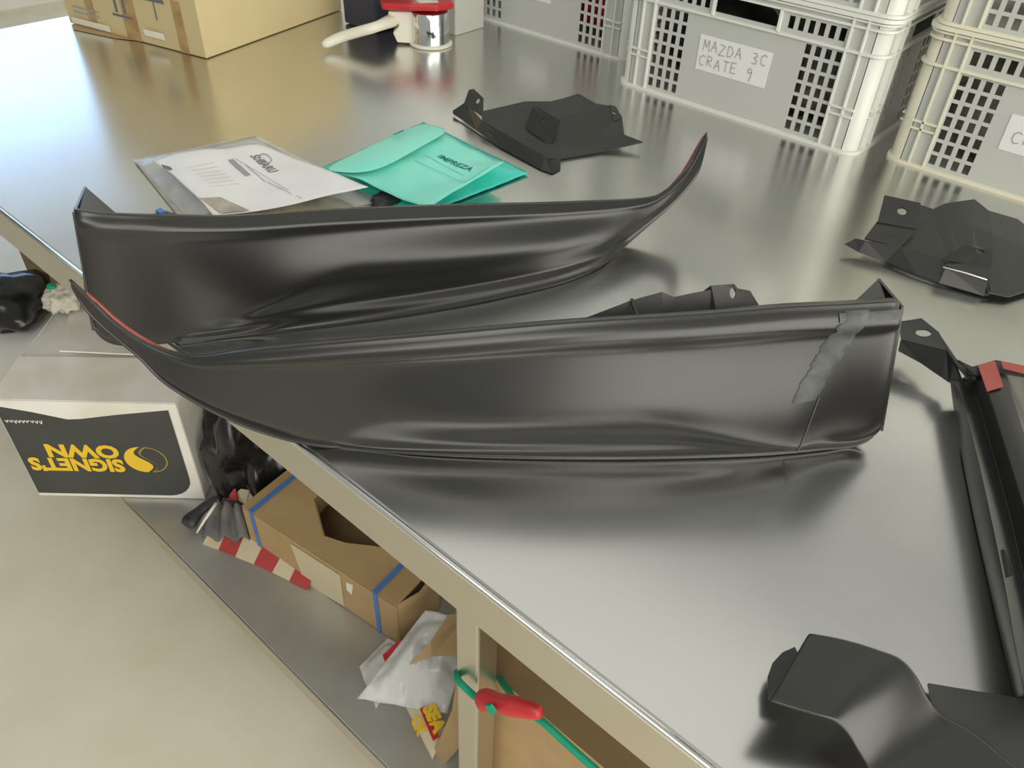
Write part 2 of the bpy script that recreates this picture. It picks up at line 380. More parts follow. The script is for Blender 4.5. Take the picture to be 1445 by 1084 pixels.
meshobj('corner_web', [bk2, tp2[1]-n2*.024-V((0,0,.012)), tp2[5]-n2*.024-V((0,0,.012)), bk2+d2*.006-V((0,0,.06))], [[0,1,2],[0,2,3]], 'blackm', tr2, solid=.002)
def PN2(x, y, k): return PL(x, y, A2+n2*k, n2)
meshobj('mounting_tab', [PN2(208,318,-.05), PN2(213,302,-.05), PN2(221,300,-.05), PN2(230,296,-.055), PN2(250,302,-.055), PN2(262,318,-.05)], [[0,1,2,3,4,5]], 'black', tr2, solid=.003)
boxobj('clip', (-.006,-.004,-.003), (.006,.004,.003), 'blue', tr2, mx=Matrix.Translation(PN2(227,300,-.052)))['label'] = 'small blue clip'
tp = [(940,268),(950,256),(962,242),(972,226),(982,208),(990,194),(996,187)]
grid('red_tape', [[PN2(x-1, y+2, -.040) for x, y in tp], [PN2(x+6-i*.4, y+5, -.033) for i, (x, y) in enumerate(tp)]], 'redtape', tr2, solid=.001)['label'] = 'red adhesive tape strip'

# ================================================================ brackets
def zpts(L): return [P(*q) for q in L]
def bracket_a():
    r = empty('mounting_bracket', P(770,190,T), 'dark grey bracket with lifted holed tabs beside the teal packet', 'bracket')
    Z = T
    # main panel as a shallow folded sheet
    t = zpts([(680,157,Z+.030),(741,143,Z+.030),(777,143,Z+.030),(794,139,Z+.034),(816,132,Z+.036),(841,146,Z+.036),(862,150,Z+.036)])
    mid = zpts([(680,174,Z+.022),(715,168,Z+.024),(745,168,Z+.024),(768,166,Z+.026),(791,164,Z+.034),(825,157,Z+.040),(860,149,Z+.041)])
    lo = zpts([(684,180,Z+.018),(712,195,Z+.016),(735,206,Z+.014),(752,214,Z+.012),(768,224,Z+.012),(800,205,Z+.018),(841,191,Z+.02)])
    grid('base_panel', [t, mid, lo], 'blackm', r, smooth=False, solid=.003)
    w = zpts([(841,191,Z+.02),(860,149,Z+.041),(866,172,Z+.034),(878,168,Z+.032),(881,190,Z+.020),(907,200,Z+.018),(849,213,Z+.006),(791,224,Z+.004),(768,224,Z+.012),(800,205,Z+.018)])
    meshobj('side_wing', w, [[0,1,2],[0,2,4],[2,3,4],[0,4,6,9],[4,5,6],[9,6,7,8]], 'blackm', r, solid=.003)
    holed('tab', [w[2]+V((0,0,.001)), w[1]+V((0,0,.001)), P(869,151,Z+.041), w[3]+V((0,0,.001))], P(866,160,Z+.038), .006, 'blackm', r)
    # front flange: folded strip
    fa = zpts([(639,156,Z+.012),(657,144,Z+.026),(680,170,Z+.024),(720,193,Z+.022),(768,220,Z+.018),(776,226,Z+.016)])
    fb = zpts([(639,160,Z+.006),(648,166,Z+.006),(672,184,Z+.004),(706,208,Z+.003),(764,240,Z+.002),(780,245,Z+.002)])
    grid('flange', [fa, fb], 'black', r, smooth=False, solid=.004)
    meshobj('flange', zpts([(776,226,Z+.016),(780,245,Z+.002),(791,239,Z+.002),(791,224,Z+.010)]), [[0,1,2,3]], 'black', r, solid=.003)
    b = P(657,146,Z+.024); 
    holed('tab', [P(655,147,Z+.026), P(662,127,Z+.052), P(669,126,Z+.054), P(682,138,Z+.050), P(681,165,Z+.024)], P(671,140,Z+.046), .006, 'blackm', r)
    holed('tab', [P(744,172,Z+.030), P(752,151,Z+.052), P(757,150,Z+.052), P(791,171,Z+.050), P(781,200,Z+.022)], P(766,168,Z+.044), .005, 'black', r)
    meshobj('tab', zpts([(744,172,Z+.030),(781,200,Z+.022),(776,206,Z+.016),(742,182,Z+.020)]), [[0,1,2,3]], 'black', r, solid=.002)
bracket_a()
def bracket_b():
    r = empty('mounting_bracket', P(1330,350,T), 'dark grey bracket with two holed tabs before the right-hand crate', 'bracket'); Z = T
    t = zpts([(1262,330,Z+.026),(1299,289,Z+.030),(1317,295,Z+.030),(1334,287,Z+.032),(1375,281,Z+.034),(1395,297,Z+.032),(1436,309,Z+.026),(1470,335,Z+.018)])
    m_ = zpts([(1268,340,Z+.024),(1300,325,Z+.026),(1320,322,Z+.026),(1340,320,Z+.028),(1372,318,Z+.030),(1400,330,Z+.028),(1440,345,Z+.022),(1482,370,Z+.014)])
    b = zpts([(1270,350,Z+.022),(1300,359,Z+.022),(1328,368,Z+.022),(1350,382,Z+.020),(1378,391,Z+.018),(1395,412,Z+.012),(1424,418,Z+.010),(1474,402,Z+.010)])
    grid('base_panel', [t, m_, b], 'blackm', r, smooth=False, solid=.003)
    fa = zpts([(1207,337,Z+.022),(1222,340,Z+.024),(1270,349,Z+.026),(1328,367,Z+.026),(1335,378,Z+.024),(1393,395,Z+.022),(1398,412,Z+.010)])
    fb = zpts([(1192,345,Z+.014),(1211,356,Z+.006),(1250,370,Z+.004),(1293,389,Z+.003),(1325,400,Z+.003),(1388,418,Z+.002),(1397,417,Z+.004)])
    grid('flange', [fa, fb], 'black', r, smooth=False, solid=.003)
    meshobj('foot_tongue', zpts([(1220,336,Z+.024),(1238,312,Z+.036),(1294,324,Z+.036),(1270,349,Z+.026)]), [[0,1,2,3]], 'blackm', r, solid=.003)
    holed('tab', [P(1238,314,Z+.036), P(1248,276,Z+.062), P(1299,287,Z+.062), P(1293,324,Z+.036)], P(1273,298,Z+.052), .0075, 'black', r)
    holed('tab', [P(1328,367,Z+.026), P(1364,345,Z+.040), P(1401,354,Z+.044), P(1397,381,Z+.026), P(1364,373,Z+.025)], P(1381,359,Z+.036), .006, 'black', r)
    meshobj('foot_tongue', zpts([(1330,376,Z+.0265),(1364,373,Z+.027),(1397,381,Z+.027),(1393,394,Z+.025)]), [[0,1,2,3]], 'blackm', r, solid=.003)
    tube('pale_edge', zpts([(1331,377,Z+.027),(1362,385,Z+.026),(1393,395,Z+.0255)]), .0011, 'white', r, seg=6)['label'] = 'pale edge'  # thin white line along the flange fold
bracket_b()

# ================================================================ large skirt at right
def skirt():
    r = empty('skirt_moulding', P(1400,760,T), 'large black moulding at right edge with long rail, holed tab and red tape', 'car trim'); Z = T
    n = 22
    L0 = catmull([[*P(*q)] for q in [(1340,536,Z+.028),(1345,575,Z+.002),(1358,650,Z+.002),(1376,740,Z+.002),(1396,830,Z+.002),(1414,910,Z+.002),(1432,985,Z+.002)]], n)
    L1 = catmull([[*P(*q)] for q in [(1352,537,Z+.040),(1362,580,Z+.040),(1380,650,Z+.040),(1400,740,Z+.040),(1418,830,Z+.040),(1432,910,Z+.040),(1447,985,Z+.040)]], n)
    L2 = catmull([[*P(*q)] for q in [(1366,528,Z+.030),(1384,580,Z+.028),(1404,650,Z+.026),(1428,740,Z+.026),(1448,830,Z+.026),(1466,910,Z+.026),(1482,985,Z+.026)]], n)
    L3 = catmull([[*P(*q)] for q in [(1382,516,Z+.052),(1402,575,Z+.052),(1424,645,Z+.050),(1452,740,Z+.048),(1474,830,Z+.046),(1492,910,Z+.044),(1510,985,Z+.042)]], n)
    L4 = catmull([[*P(*q)] for q in [(1412,510,Z+.052),(1434,575,Z+.052),(1456,645,Z+.050),(1482,740,Z+.048),(1500,830,Z+.046),(1520,910,Z+.044),(1540,985,Z+.042)]], n)
    L5 = catmull([[*P(*q)] for q in [(1440,520,Z+.020),(1470,590,Z+.014),(1500,660,Z+.012),(1530,750,Z+.012),(1560,830,Z+.012),(1580,910,Z+.012),(1600,985,Z+.012)]], n)
    L6 = catmull([[*P(*q)] for q in [(1530,530,Z+.020),(1570,590,Z+.014),(1600,660,Z+.012),(1630,750,Z+.012),(1660,830,Z+.012),(1680,910,Z+.012),(1700,985,Z+.012)]], n)
    rows = [[V(L[i]) for L in (L0, L1, L2, L3, L4, L5, L6)] for i in range(n)]
    grid('rail', rows, 'black', r, smooth=True, solid=.003, bevel=.003)
    # holed tab at the top and its side web
    a, b, c, d = P(1276,452,Z+.040), P(1330,468,Z+.045), P(1338,496,Z+.042), P(1268,478,Z+.036)
    holed('tab', [P(1268,455,Z+.042), P(1300,450,Z+.046), P(1325,470,Z+.046), P(1336,496,Z+.044), P(1272,480,Z+.042)], P(1303,470,Z+.044), .0105, 'blackm', r, ry=.0085)
    wb = zpts([(1271,480,Z+.042),(1268,494,Z+.022),(1300,512,Z+.020),(1330,534,Z+.018),(1341,540,Z+.018),(1362,545,Z+.03),(1350,515,Z+.044),(1337,496,Z+.044)])
    meshobj('tab_web', wb, [[0,1,2,7],[2,3,4,7],[4,5,6,7]], 'black', r, solid=.003)
    meshobj('tab_web', zpts([(1325,470,Z+.046),(1338,496,Z+.046),(1352,518,Z+.046),(1366,536,Z+.034),(1384,520,Z+.052),(1371,517,Z+.050),(1350,507,Z+.046)]), [[0,1,2,6],[2,3,4,5],[2,5,6]], 'blackm', r, solid=.003)
    grid('end_lip', [zpts([(1352,508,Z+.048),(1371,518,Z+.050),(1405,508,Z+.056),(1445,516,Z+.056),(1530,540,Z+.05)]), zpts([(1360,530,Z+.036),(1378,530,Z+.050),(1412,525,Z+.053),(1450,532,Z+.050),(1530,556,Z+.04)])], 'blackm', r, smooth=False, solid=.003)
    q = zpts([(1380,515,Z+.0565),(1404,509,Z+.0585),(1416,545,Z+.0560),(1393,552,Z+.0555)])
    meshobj('red_tape', q, [[0,1,2,3]], 'redtape', r, solid=.0012, offset=1)['label'] = 'short dull red tape tab'
    q = zpts([(1412,511,Z+.0588),(1445,517,Z+.0588),(1500,534,Z+.056),(1500,548,Z+.056),(1445,528,Z+.0575),(1415,520,Z+.0582)])
    meshobj('red_tape', q, [[0,1,4,5],[1,2,3,4]], 'redtape', r, solid=.0012, offset=1)['label'] = 'long dull red tape strip along the end'
    meshobj('gusset', zpts([(1417,775,Z+.040),(1424,812,Z+.040),(1432,812,Z+.030),(1420,780,Z+.034)]), [[0,1,2,3]], 'blackm', r, solid=.003)
    # flat foot joining the rail to the curled lip
    ft = zpts([(1310,964,Z+.010),(1345,970,Z+.008),(1432,984,Z+.008),(1500,990,Z+.010),(1560,1084,Z+.010),(1560,1200,Z+.010),(1400,1200,Z+.012),(1340,1100,Z+.012)])
    meshobj('foot_flange', ft, [[0,1,2,3,4,5,6,7]], 'blackm', r, solid=.003)
    # curled lip: bent sheet, each column from the back ridge to the front edge
    bk = [(1141,893,Z+.060),(1190,902,Z+.062),(1240,917,Z+.063),(1272,930,Z+.062),(1292,952,Z+.056),(1310,985,Z+.046),(1330,1010,Z+.038),(1362,1026,Z+.036),(1400,1055,Z+.036),(1440,1088,Z+.034),(1500,1140,Z+.03)]
    fr = [(1085,988,Z+.052),(1120,999,Z+.053),(1155,1009,Z+.053),(1180,1017,Z+.050),(1197,1034,Z+.042),(1212,1060,Z+.030),(1232,1092,Z+.020),(1262,1120,Z+.018),(1300,1150,Z+.018),(1340,1180,Z+.016),(1400,1230,Z+.012)]
    n2_ = 40; b_ = [V(x) for x in catmull([[*P(*q)] for q in bk], n2_)]; f_ = [V(x) for x in catmull([[*P(*q)] for q in fr], n2_)]
    rows = []
    for i in range(n2_):
        a, c = b_[i], f_[i]; rows.append([a+(a-c).normalized()*.004-V((0,0,.014)), a+(a-c).normalized()*.003-V((0,0,.004)), a] + [a.lerp(c, t)+V((0,0,-.003*math.sin(t*PI))) for t in (.06,.2,.4,.6,.8,.95)] + [c, c-V((0,0,.003))])
    # left edge taken in so the corner is cut diagonally
    g = grid('curled_lip', rows, 'black', r, smooth=True, solid=.003, sub=1)
    el = []
    c0 = P(1112,950,Z+.018)
    pts = zpts([(1122,912,Z+.024),(1104,920,Z+.022),(1090,935,Z+.020),(1083,955,Z+.018),(1084,985,Z+.018),(1110,990,Z+.022),(1140,950,Z+.026)])
    meshobj('round_tab', pts, [list(range(7))], 'blackm', r, solid=.004, bevel=.001)
    meshobj('support_web', zpts([(1100,985,Z+.05),(1100,990,Z+.018),(1135,912,Z+.024),(1136,905,Z+.055)]), [[0,1,2,3]], 'black', r, solid=.003)
skirt()

# ================================================================ crates
def gridwall(name, us, zs, holes, m, parent, mx, th=.003):
    """wall plate with real openings"""
    vs, fs, idx = [], [], {}
    U = sorted(set([round(x, 5) for x in us])); Z = sorted(set([round(x, 5) for x in zs]))
    def solid(i, j):
        if i < 0 or j < 0 or i >= len(U)-1 or j >= len(Z)-1: return False
        cu, cz = (U[i]+U[i+1])/2, (Z[j]+Z[j+1])/2
        return not any(a < cu < b and c < cz < d for a, b, c, d in holes)
    def vt(i, j, k):
        if (i, j, k) not in idx: idx[(i, j, k)] = len(vs); vs.append(mx @ V((U[i], k*th, Z[j])))
        return idx[(i, j, k)]
    for i in range(len(U)-1):
        for j in range(len(Z)-1):
            if not solid(i, j): continue
            for k in (0, 1): fs.append([vt(i, j, k), vt(i+1, j, k), vt(i+1, j+1, k), vt(i, j+1, k)])
            for di, dj, e in ((-1,0,((0,0),(0,1))),(1,0,((1,0),(1,1))),(0,-1,((0,0),(1,0))),(0,1,((0,1),(1,1)))):
                if not solid(i+di, j+dj):
                    (a, b), (c, d) = e; fs.append([vt(i+a, j+b, 0), vt(i+c, j+d, 0), vt(i+c, j+d, 1), vt(i+a, j+b, 1)])
    return meshobj(name, vs, fs, m, parent)
CW, CD, CH = .60, .40, .262
def ringpts(off, r=.032, z=0):
    pts = []
    for cx, cy_, a0 in ((r, r, PI), (CW-r, r, 1.5*PI), (CW-r, CD-r, 0), (r, CD-r, .5*PI)):
        for k in range(7): a = a0+PI/2*k/6; pts.append(V((cx+(r-off)*math.cos(a), cy_+(r-off)*math.sin(a), z)))
    return pts
def band(bm, z0, z1, o0, o1):
    """horizontal moulded band round the rounded rectangle, from offset o0 (outer) to o1 (inner)"""
    R = [ringpts(o0, z=z0), ringpts(o0, z=z1), ringpts(o1, z=z1), ringpts(o1, z=z0)]
    vv = [[bm.verts.new(p) for p in r_] for r_ in R]; N = len(R[0])
    for q in range(4):
        for i in range(N): bm.faces.new([vv[q][i], vv[q][(i+1) % N], vv[(q+1) % 4][(i+1) % N], vv[(q+1) % 4][i]])
def make_crate(origin, label, group=None):
    r = bpy.data.objects.new('plastic_crate', None); COL.objects.link(r); tag(r, label, 'crate', group)
    def wall(nm, w, mx, long_):
        holes = []; r0_ = .034
        cols = [.086+i*.0215 for i in range(4)] + [w-.086-.0125-i*.0215 for i in range(4)]
        for c in cols:
            for j in range(7): holes.append((c, c+.0128, .013+j*.0257, .013+j*.0257+.0192))
        up = ([.090+i*.0215 for i in range(6)]+[w-.090-.0125-i*.0215 for i in range(6)]) if long_ else [.090+i*.0215 for i in range(2)]+[w-.090-.0125-i*.0215 for i in range(2)]
        for c in up: holes.append((c, c+.0128, .206, .230))
        hs = (.225, .368) if long_ else (w/2-.055, w/2+.055)
        holes.append((hs[0], hs[1], .203, .236))
        us = [r0_, w-r0_]+[x for h in holes for x in h[:2]]; zs = [.004, CH-.002]+[x for h in holes for x in h[2:]]
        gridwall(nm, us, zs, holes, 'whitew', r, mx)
    ins = .008
    wall('front_wall', CW, Matrix.Translation((0, ins, 0)), True)
    wall('back_wall', CW, Matrix.Translation((0, CD-ins-.003, 0)), True)
    rot = Matrix.Rotation(PI/2, 4, 'Z')
    wall('side_wall', CD, Matrix.Translation((ins+.003, 0, 0)) @ rot, False)
    wall('side_wall', CD, Matrix.Translation((CW-ins, 0, 0)) @ rot, False)
    # rounded corner skins
    for q in range(4):
        o_, i_ = ringpts(ins), ringpts(ins+.003); s = slice(q*7, q*7+7)
        rows = [[p+V((0,0,.004)) for p in o_[s]], [p+V((0,0,CH-.002)) for p in o_[s]], [p+V((0,0,CH-.002)) for p in i_[s]], [p+V((0,0,.004)) for p in i_[s]]]
        grid('corner', rows, 'white', r)
    for z, t, o0 in ((0, .006, 0), (.192, .005, .001), (.2375, .0045, .001), (.249, .0035, .001)):
        bm = bmesh.new(); band(bm, z, z+t, o0, ins+.001); bmobj('hoop_rib', bm, 'white', r)
    cache = {}
    def rib(nm, size, at):
        key = tuple(round(x, 5) for x in size)
        if key not in cache: cache[key] = boxobj(nm, (0, 0, 0), size, 'white', r); cache[key].location = at
        else: o = cache[key].copy(); COL.objects.link(o); o.location = at
    for z in (.072, .086):
        for v in (.0005, CD-ins-.0015):
            for u in (.03, CW-.080): rib('short_rib', (.05, ins+.001, .0035), (u, v, z))
        for u in (.0005, CW-ins-.0015):
            for v in (.03, CD-.08): rib('short_rib', (ins+.001, .05, .0035), (u, v, z))
    for u in (.05, .079, CW-.082, CW-.053):
        for v in (.0005, CD-ins-.0015): rib('upright_rib', (.0035, ins+.001, CH-.007), (u, v, .003))
    for u in (.22, .371): rib('handle_rib', (.005, ins, .046), (u, .001, .194))
    for v in (.05, .079, CD-.082, CD-.053):
        for u in (.0005, CW-ins-.0015): rib('upright_rib', (ins+.001, .0035, CH-.007), (u, v, .003))
    bm = bmesh.new(); band(bm, CH-.007, CH, -.003, ins+.004); bmobj('rim', bm, 'white', r)
    bm = bmesh.new(); ps = ringpts(ins)
    vs = [bm.verts.new(p+V((0,0,.002))) for p in ps]; bm.faces.new(vs); vs = [bm.verts.new(p+V((0,0,.006))) for p in ps]; bm.faces.new(vs)
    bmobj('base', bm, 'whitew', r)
    r.location = origin
    return r
c2 = make_crate((-1.083, 1.633, T), 'white vented crate at table back whose label reads MAZDA 3C CRATE 9')
base_children = [x for x in bpy.data.objects if x.parent == c2]
crates = [c2]
for loc, lab in (((-.443, 1.68, T), 'cream vented crate at right behind the holed bracket, bottom of its stack'),
                 ((-1.745, 1.765, T), 'white vented crate at back with red goods inside, left of the others'),
                 ((-1.080, 1.635, T+CH+.001), 'white vented crate stacked on the crate with the handwritten label'),
                 ((-.440, 1.682, T+CH+.001), 'cream vented crate stacked on the right-hand crate'),
                 ((-1.743, 1.767, T+CH+.001), 'white vented crate stacked on the crate with red goods')):
    c = c2.copy(); COL.objects.link(c); c.location = loc; c['label'] = lab
    for ch in base_children: k = ch.copy(); COL.objects.link(k); k.parent = c
    crates.append(c)
MT['cream_pl'] = mat('cream_crate_plastic', (.80, .78, .64), .38, spec=.4)
for cr in (crates[1], crates[4]):
    for ch in [o for o in COL.objects if o.parent == cr]:
        if ch.data.materials[0] == MT['white']:
            ch.material_slots[0].link = 'OBJECT'; ch.material_slots[0].material = MT['cream_pl']
# labels on the crates (children, in crate space)
def crate_label(cr, u0, u1, z0, z1, tilt=0):
    o = cr.location; q = V((0, .0075, 0))
    vs = [V((u0, .0068, z0)), V((u1, .0068, z0+tilt)), V((u1+.002, .0068, z1+tilt)), V((u0-.001, .0068, z1))]
    me = bpy.data.meshes.new('paper_label'); 
    bmx = bmesh.new(); f = bmx.faces.new([bmx.verts.new(v) for v in vs]); e = bmesh.ops.extrude_face_region(bmx, geom=[f])
    for v in e['geom']:
        if isinstance(v, bmesh.types.BMVert): v.co.y += .0011
    bmx.to_mesh(me); bmx.free(); ob = bpy.data.objects.new('paper_label', me); COL.objects.link(ob); me.materials.append(MT['label']); ob.parent = cr
    return ob
lb = crate_label(crates[0], .203, .372, .080, .153)
def G(ch):  # single-stroke hand lettering, unit box
    return {'M': [[(0,0),(.1,1),(.45,.35),(.8,1),(.95,0)]], 'A': [[(0,0),(.45,1),(.9,0)],[(.2,.4),(.75,.4)]], 'Z': [[(0,1),(.85,.95),(0,0),(.9,.05)]],
     'D': [[(.05,0),(.1,1),(.6,.9),(.9,.5),(.6,.08),(.05,0)]], '3': [[(.05,.95),(.6,1),(.75,.75),(.3,.55),(.8,.35),(.65,.03),(.05,.05)]],
     'C': [[(.9,.85),(.55,1),(.15,.75),(.1,.3),(.4,0),(.85,.1)]], 'R': [[(.05,0),(.1,1),(.7,.9),(.7,.6),(.1,.5),(.85,0)]], 'T': [[(0,1),(1,.97)],[(.5,1),(.5,0)]],
     'E': [[(.85,.97),(.1,1),(.08,0),(.85,.03)],[(.1,.52),(.7,.52)]], '9': [[(.75,.75),(.45,1),(.1,.8),(.3,.5),(.75,.7),(.7,.3),(.5,-.25)]], 'K': [[(.1,1),(.1,0)],[(.8,1),(.1,.5),(.85,0)]], ' ': []}[ch]
def hand(s, x, y, w, h):
    out = []
    for i, c in enumerate(s):
        for L in G(c): out.append([(x+w*(i+.80*a), y+h*b+.002*math.sin(i*2.1)) for a, b in L])
    return out
def labelink(cr, lines, nm='handwriting', parent=None):
    o = strokes(nm, lines, (0, .0062, 0), (1, 0, 0), (0, 0, 1), .0016, 'inkl')
    o.parent = parent or cr; return o
labelink(crates[0], hand('MAZDA 3C', .214, .122, .0195, .022) + hand('CRATE 9', .209, .090, .0195, .022), parent=lb)
lb2 = crate_label(crates[1], .193, .36, .078, .124+.02)
labelink(crates[1], hand('CRATE', .207, .095, .0215, .022), parent=lb2)
lb3 = crate_label(crates[2], .235, .338, .086, .15)
# goods inside the crates, glimpsed through the openings
def lump(name, c, s, m, label=None, cat=None, group=None, seed=0, amp=.25, parent=None, sub=3, fr=3.0):
    bm = bmesh.new(); bmesh.ops.create_icosphere(bm, subdivisions=sub, radius=1)
    for v in bm.verts:
        p = v.co.copy(); k = 1+amp*(noise.noise(p*fr*.5+V((seed, 0, 0)))*1.2+.6*noise.noise(p*fr+V((0, seed, 0))))
        v.co = V((p.x*s[0]*k, p.y*s[1]*k, max(-s[2]*.85, p.z*s[2]*k)))
    o = bmobj(name, bm, m, parent, smooth=True)
    o.location = c
    if label: tag(o, label, cat, group)
    return o
def goods(cr, m1, lab1, m2, lab2, n1_, n2_):
    o = cr.location
    a = lump(n1_, o+V((.17, .20, .105)), (.13, .15, .115), m1, lab1, 'packing' if 'bag' in n1_ else 'car part', seed=3+o.x, sub=3)
    b = lump(n2_, o+V((.44, .20, .105)), (.12, .15, .115), m2, lab2, 'packing' if 'bag' in n2_ else 'car part', seed=9+o.x, sub=3)
goods(crates[0], 'dark', 'dark wrapped part inside the labelled crate, left side', 'rag', 'grey wrapped part inside the labelled crate, right side', 'wrapped_part', 'wrapped_part')
goods(crates[1], 'greyprint', 'grey wrapped part inside the right-hand crate', 'dark', 'dark wrapped part inside the right-hand crate', 'wrapped_part', 'wrapped_part')
goods(crates[2], 'greyprint', 'pale wrapped part at left inside the crate with red goods', 'red', 'bright red wrapped part seen through the left crate openings', 'wrapped_part', 'wrapped_part')
for k, lab in ((3, 'grey wrapped part showing through the handle slot of the stacked crate'), (4, 'dark wrapped part inside the upper right-hand crate')):
    o = crates[k].location; lump('wrapped_part', o+V((.3, .2, .10)), (.24, .15, .11), 'dark' if k == 4 else 'greyprint', lab, 'car part', seed=k)

# ================================================================ carton top left
def oriented_box(name, c0, c1, depth, h, m, z, parent=None, bevel=.002):
    c0, c1 = V((c0.x, c0.y, z)), V((c1.x, c1.y, z)); d = (c1-c0).normalized(); n = V((-d.y, d.x, 0))
    if n.dot(c0-CAM) < 0: n = -n
    b = [c0, c1, c1+n*depth, c0+n*depth]
    return prism(name, b, h, m, parent, bevel=bevel), d, n, b
k0 = P(292, 84, T); kr = P(481, 15, T); kl = P(96, 30, T)
dr = (kr-k0).normalized(); dl = (kl-k0); dl = (dl - dr*dl.dot(dr)).normalized(); wl = .49; wr = .52
big = empty('cardboard_carton', k0, 'large pale tan carton with water stains and printed umbrella mark at back left', 'carton')
Z1 = V((0, 0, .0015))
prism('carton_body', [k0+Z1, k0+Z1+dr*wr, k0+Z1+dr*wr+dl*wl, k0+Z1+dl*wl], .34, 'cardt', big, bevel=.003)
nf = -dr  # outward normal of the left (printed) face
def F(a, z, o=.0008): return k0 + dl*a + V((0,0,z)) + nf*o
def flatpoly(name, pts, m, parent, o=.0008): return meshobj(name, [F(a, z, o) for a, z in pts], [list(range(len(pts)))], m, parent)
for q, (a, w_) in enumerate(((.245, .05), (.07, .03), (.39, .03))):
    pts = [(a-w_/2+.012*noise.noise(V((q, t, 0))), t*.12/4+.002) for t in range(5)] + [(a+w_/2+.014*noise.noise(V((q, t, 5))), t*.12/4+.002) for t in range(4, -1, -1)]
    flatpoly('stain', pts, 'stain', big)
# umbrella + arrows printed marks
um = [(.145+.038*math.cos(t*PI/10), .108+.022*math.sin(t*PI/10)) for t in range(11)]
flatpoly('umbrella_mark', um, 'ink', big, .0012)
flatpoly('umbrella_mark', [(.143,.108),(.147,.108),(.147,.066),(.143,.066)], 'ink', big, .0012)
for a in (.252, .282):
    flatpoly('arrow_mark', [(a,.062),(a+.009,.062),(a+.009,.115),(a,.115)], 'ink', big, .0012)
flatpoly('arrow_mark', [(.235,.052),(.305,.052),(.305,.058),(.235,.058)], 'ink', big, .0012)
for j, z in enumerate((.035, .047)):
    flatpoly('print_line', [(.36,z),(.46,z),(.46,z+.004),(.36,z+.004)], 'inkl', big, .0012)
flatpoly('print_line', [(.365,.085),(.40,.085),(.40,.091),(.365,.091)], 'ink', big, .0012)
# torn packing tape along the lower edge
for a0, a1, z0, z1 in ((.33, .46, .006, .022), (.13, .19, .022, .038)):
    meshobj('torn_tape', [F(a0, z0, .002), F(a1, z0+.004, .010), F(a1, z1+.003, .012), F(a0, z1, .003)], [[0,1,2,3]], 'ivory', big, solid=.001)
meshobj('bottom_flap', [F(.24, .004, .001), F(.47, .004, .001), F(.44, .003, .03), F(.30, .003, .018)], [[0,1,2,3]], 'card', big, solid=.002, offset=1)

# white box and navy tub behind the dispenser
wb0, wb1 = P(683, 39, T), P(643, 51, T)
dd_ = (wb1-wb0).normalized(); nn = V((dd_.y, -dd_.x, 0)); nn = nn if nn.dot(wb0-CAM) > 0 else -nn
o = prism('white_box', [wb0, wb1, wb1+nn*.10, wb0+nn*.10], .20, 'grey', bevel=.003); tag(o, 'plain off-white box standing left of the red-goods crate', 'box')
me_ = o.data
nb0, nb1 = P(486, 33, T), P(532, 48, T); dn = (nb1-nb0).normalized(); nn2 = V((-dn.y, dn.x, 0)); nn2 = nn2 if nn2.dot(nb0-CAM) > 0 else -nn2
nb = empty('navy_tub', nb0, 'dark navy tub behind the red and white dispenser', 'tub')
prism('tub_body', [nb0+Z1, nb1+Z1, nb1+nn2*.14+Z1, nb0+nn2*.14+Z1], .16, 'navy', nb, bevel=.006)
prism('lid', [nb0-dn*.004-nn2*.004+V((0,0,.1615)), nb1+dn*.004-nn2*.004+V((0,0,.1615)), nb1+nn2*.144+dn*.004+V((0,0,.1615)), nb0+nn2*.144-dn*.004+V((0,0,.1615))], .012, 'navy', nb, bevel=.002)

# ================================================================ dispenser
dp = empty('tape_dispenser', P(600, 70, T), 'white handled dispenser with red top and chrome drum standing on the table', 'dispenser')
cb = P(608, 62, T); 
def lathe(name, c, prof, m, parent, seg=32, a0=0, a1=2*PI):
    rows = [[c+V((r_*math.cos(a0+(a1-a0)*k/seg), r_*math.sin(a0+(a1-a0)*k/seg), z)) for k in range(seg+1)] for r_, z in prof]
    return grid(name, rows, m, parent)
lathe('drum', cb+V((0,0,.002)), [(0,0),(.049,0),(.049,.008),(.048,.080),(.046,.082),(0,.082)], 'chrome', dp)
lathe('base_ring', cb+V((0,0,.001)), [(.040,.0),(.056,0),(.056,.005),(.050,.007),(.040,.007)], 'ivory', dp, a0=-PI*.75, a1=PI*.35)
# body block between drum and handle
vd = (P(520, 60, T)-cb); vd.z = 0; vd.normalize(); vs_ = V((-vd.y, vd.x, 0))
def dz(a, s, z): return cb+vd*a+vs_*s+V((0,0,z))
body = [dz(.030,0,.004), dz(.086,0,.006), dz(.096,0,.030), dz(.080,0,.046), dz(.080,0,.052), dz(.105,0,.068), dz(.105,0,.082), dz(.03,0,.082)]
bv = [p+vs_*.016 for p in body]+[p-vs_*.016 for p in body]; nb_ = len(body)
meshobj('body', bv, [list(range(nb_)), list(range(nb_, 2*nb_))]+[[i, (i+1) % nb_, nb_+(i+1) % nb_, nb_+i] for i in range(nb_)], 'ivory', dp, bevel=.004)
meshobj('side_plate', [dz(.035,-.0,.003)+vs_*s for s in (-.03,)] + [dz(.07,-.03,.003), dz(.07,-.03,.03), dz(.045,-.032,.04), dz(.035,-.034,.078)], [[0,1,2,3,4]], 'ivory', dp, solid=.004)
hp = [P(524,40,T+.056), P(502,46,T+.044), P(480,53,T+.030), P(464,60,T+.020), P(455,64,T+.0165)]
tube('handle', [dz(.092,0,.058)]+hp, .013, 'ivory', dp, n=20, seg=14, flat=.9, radii=[.018-.004*S(i/6) for i in range(17)]+[.0135, .012, .007])
rd = [PL(524,10,cb+V((0,0,0)),vs_), dz(.115,0,.104)]
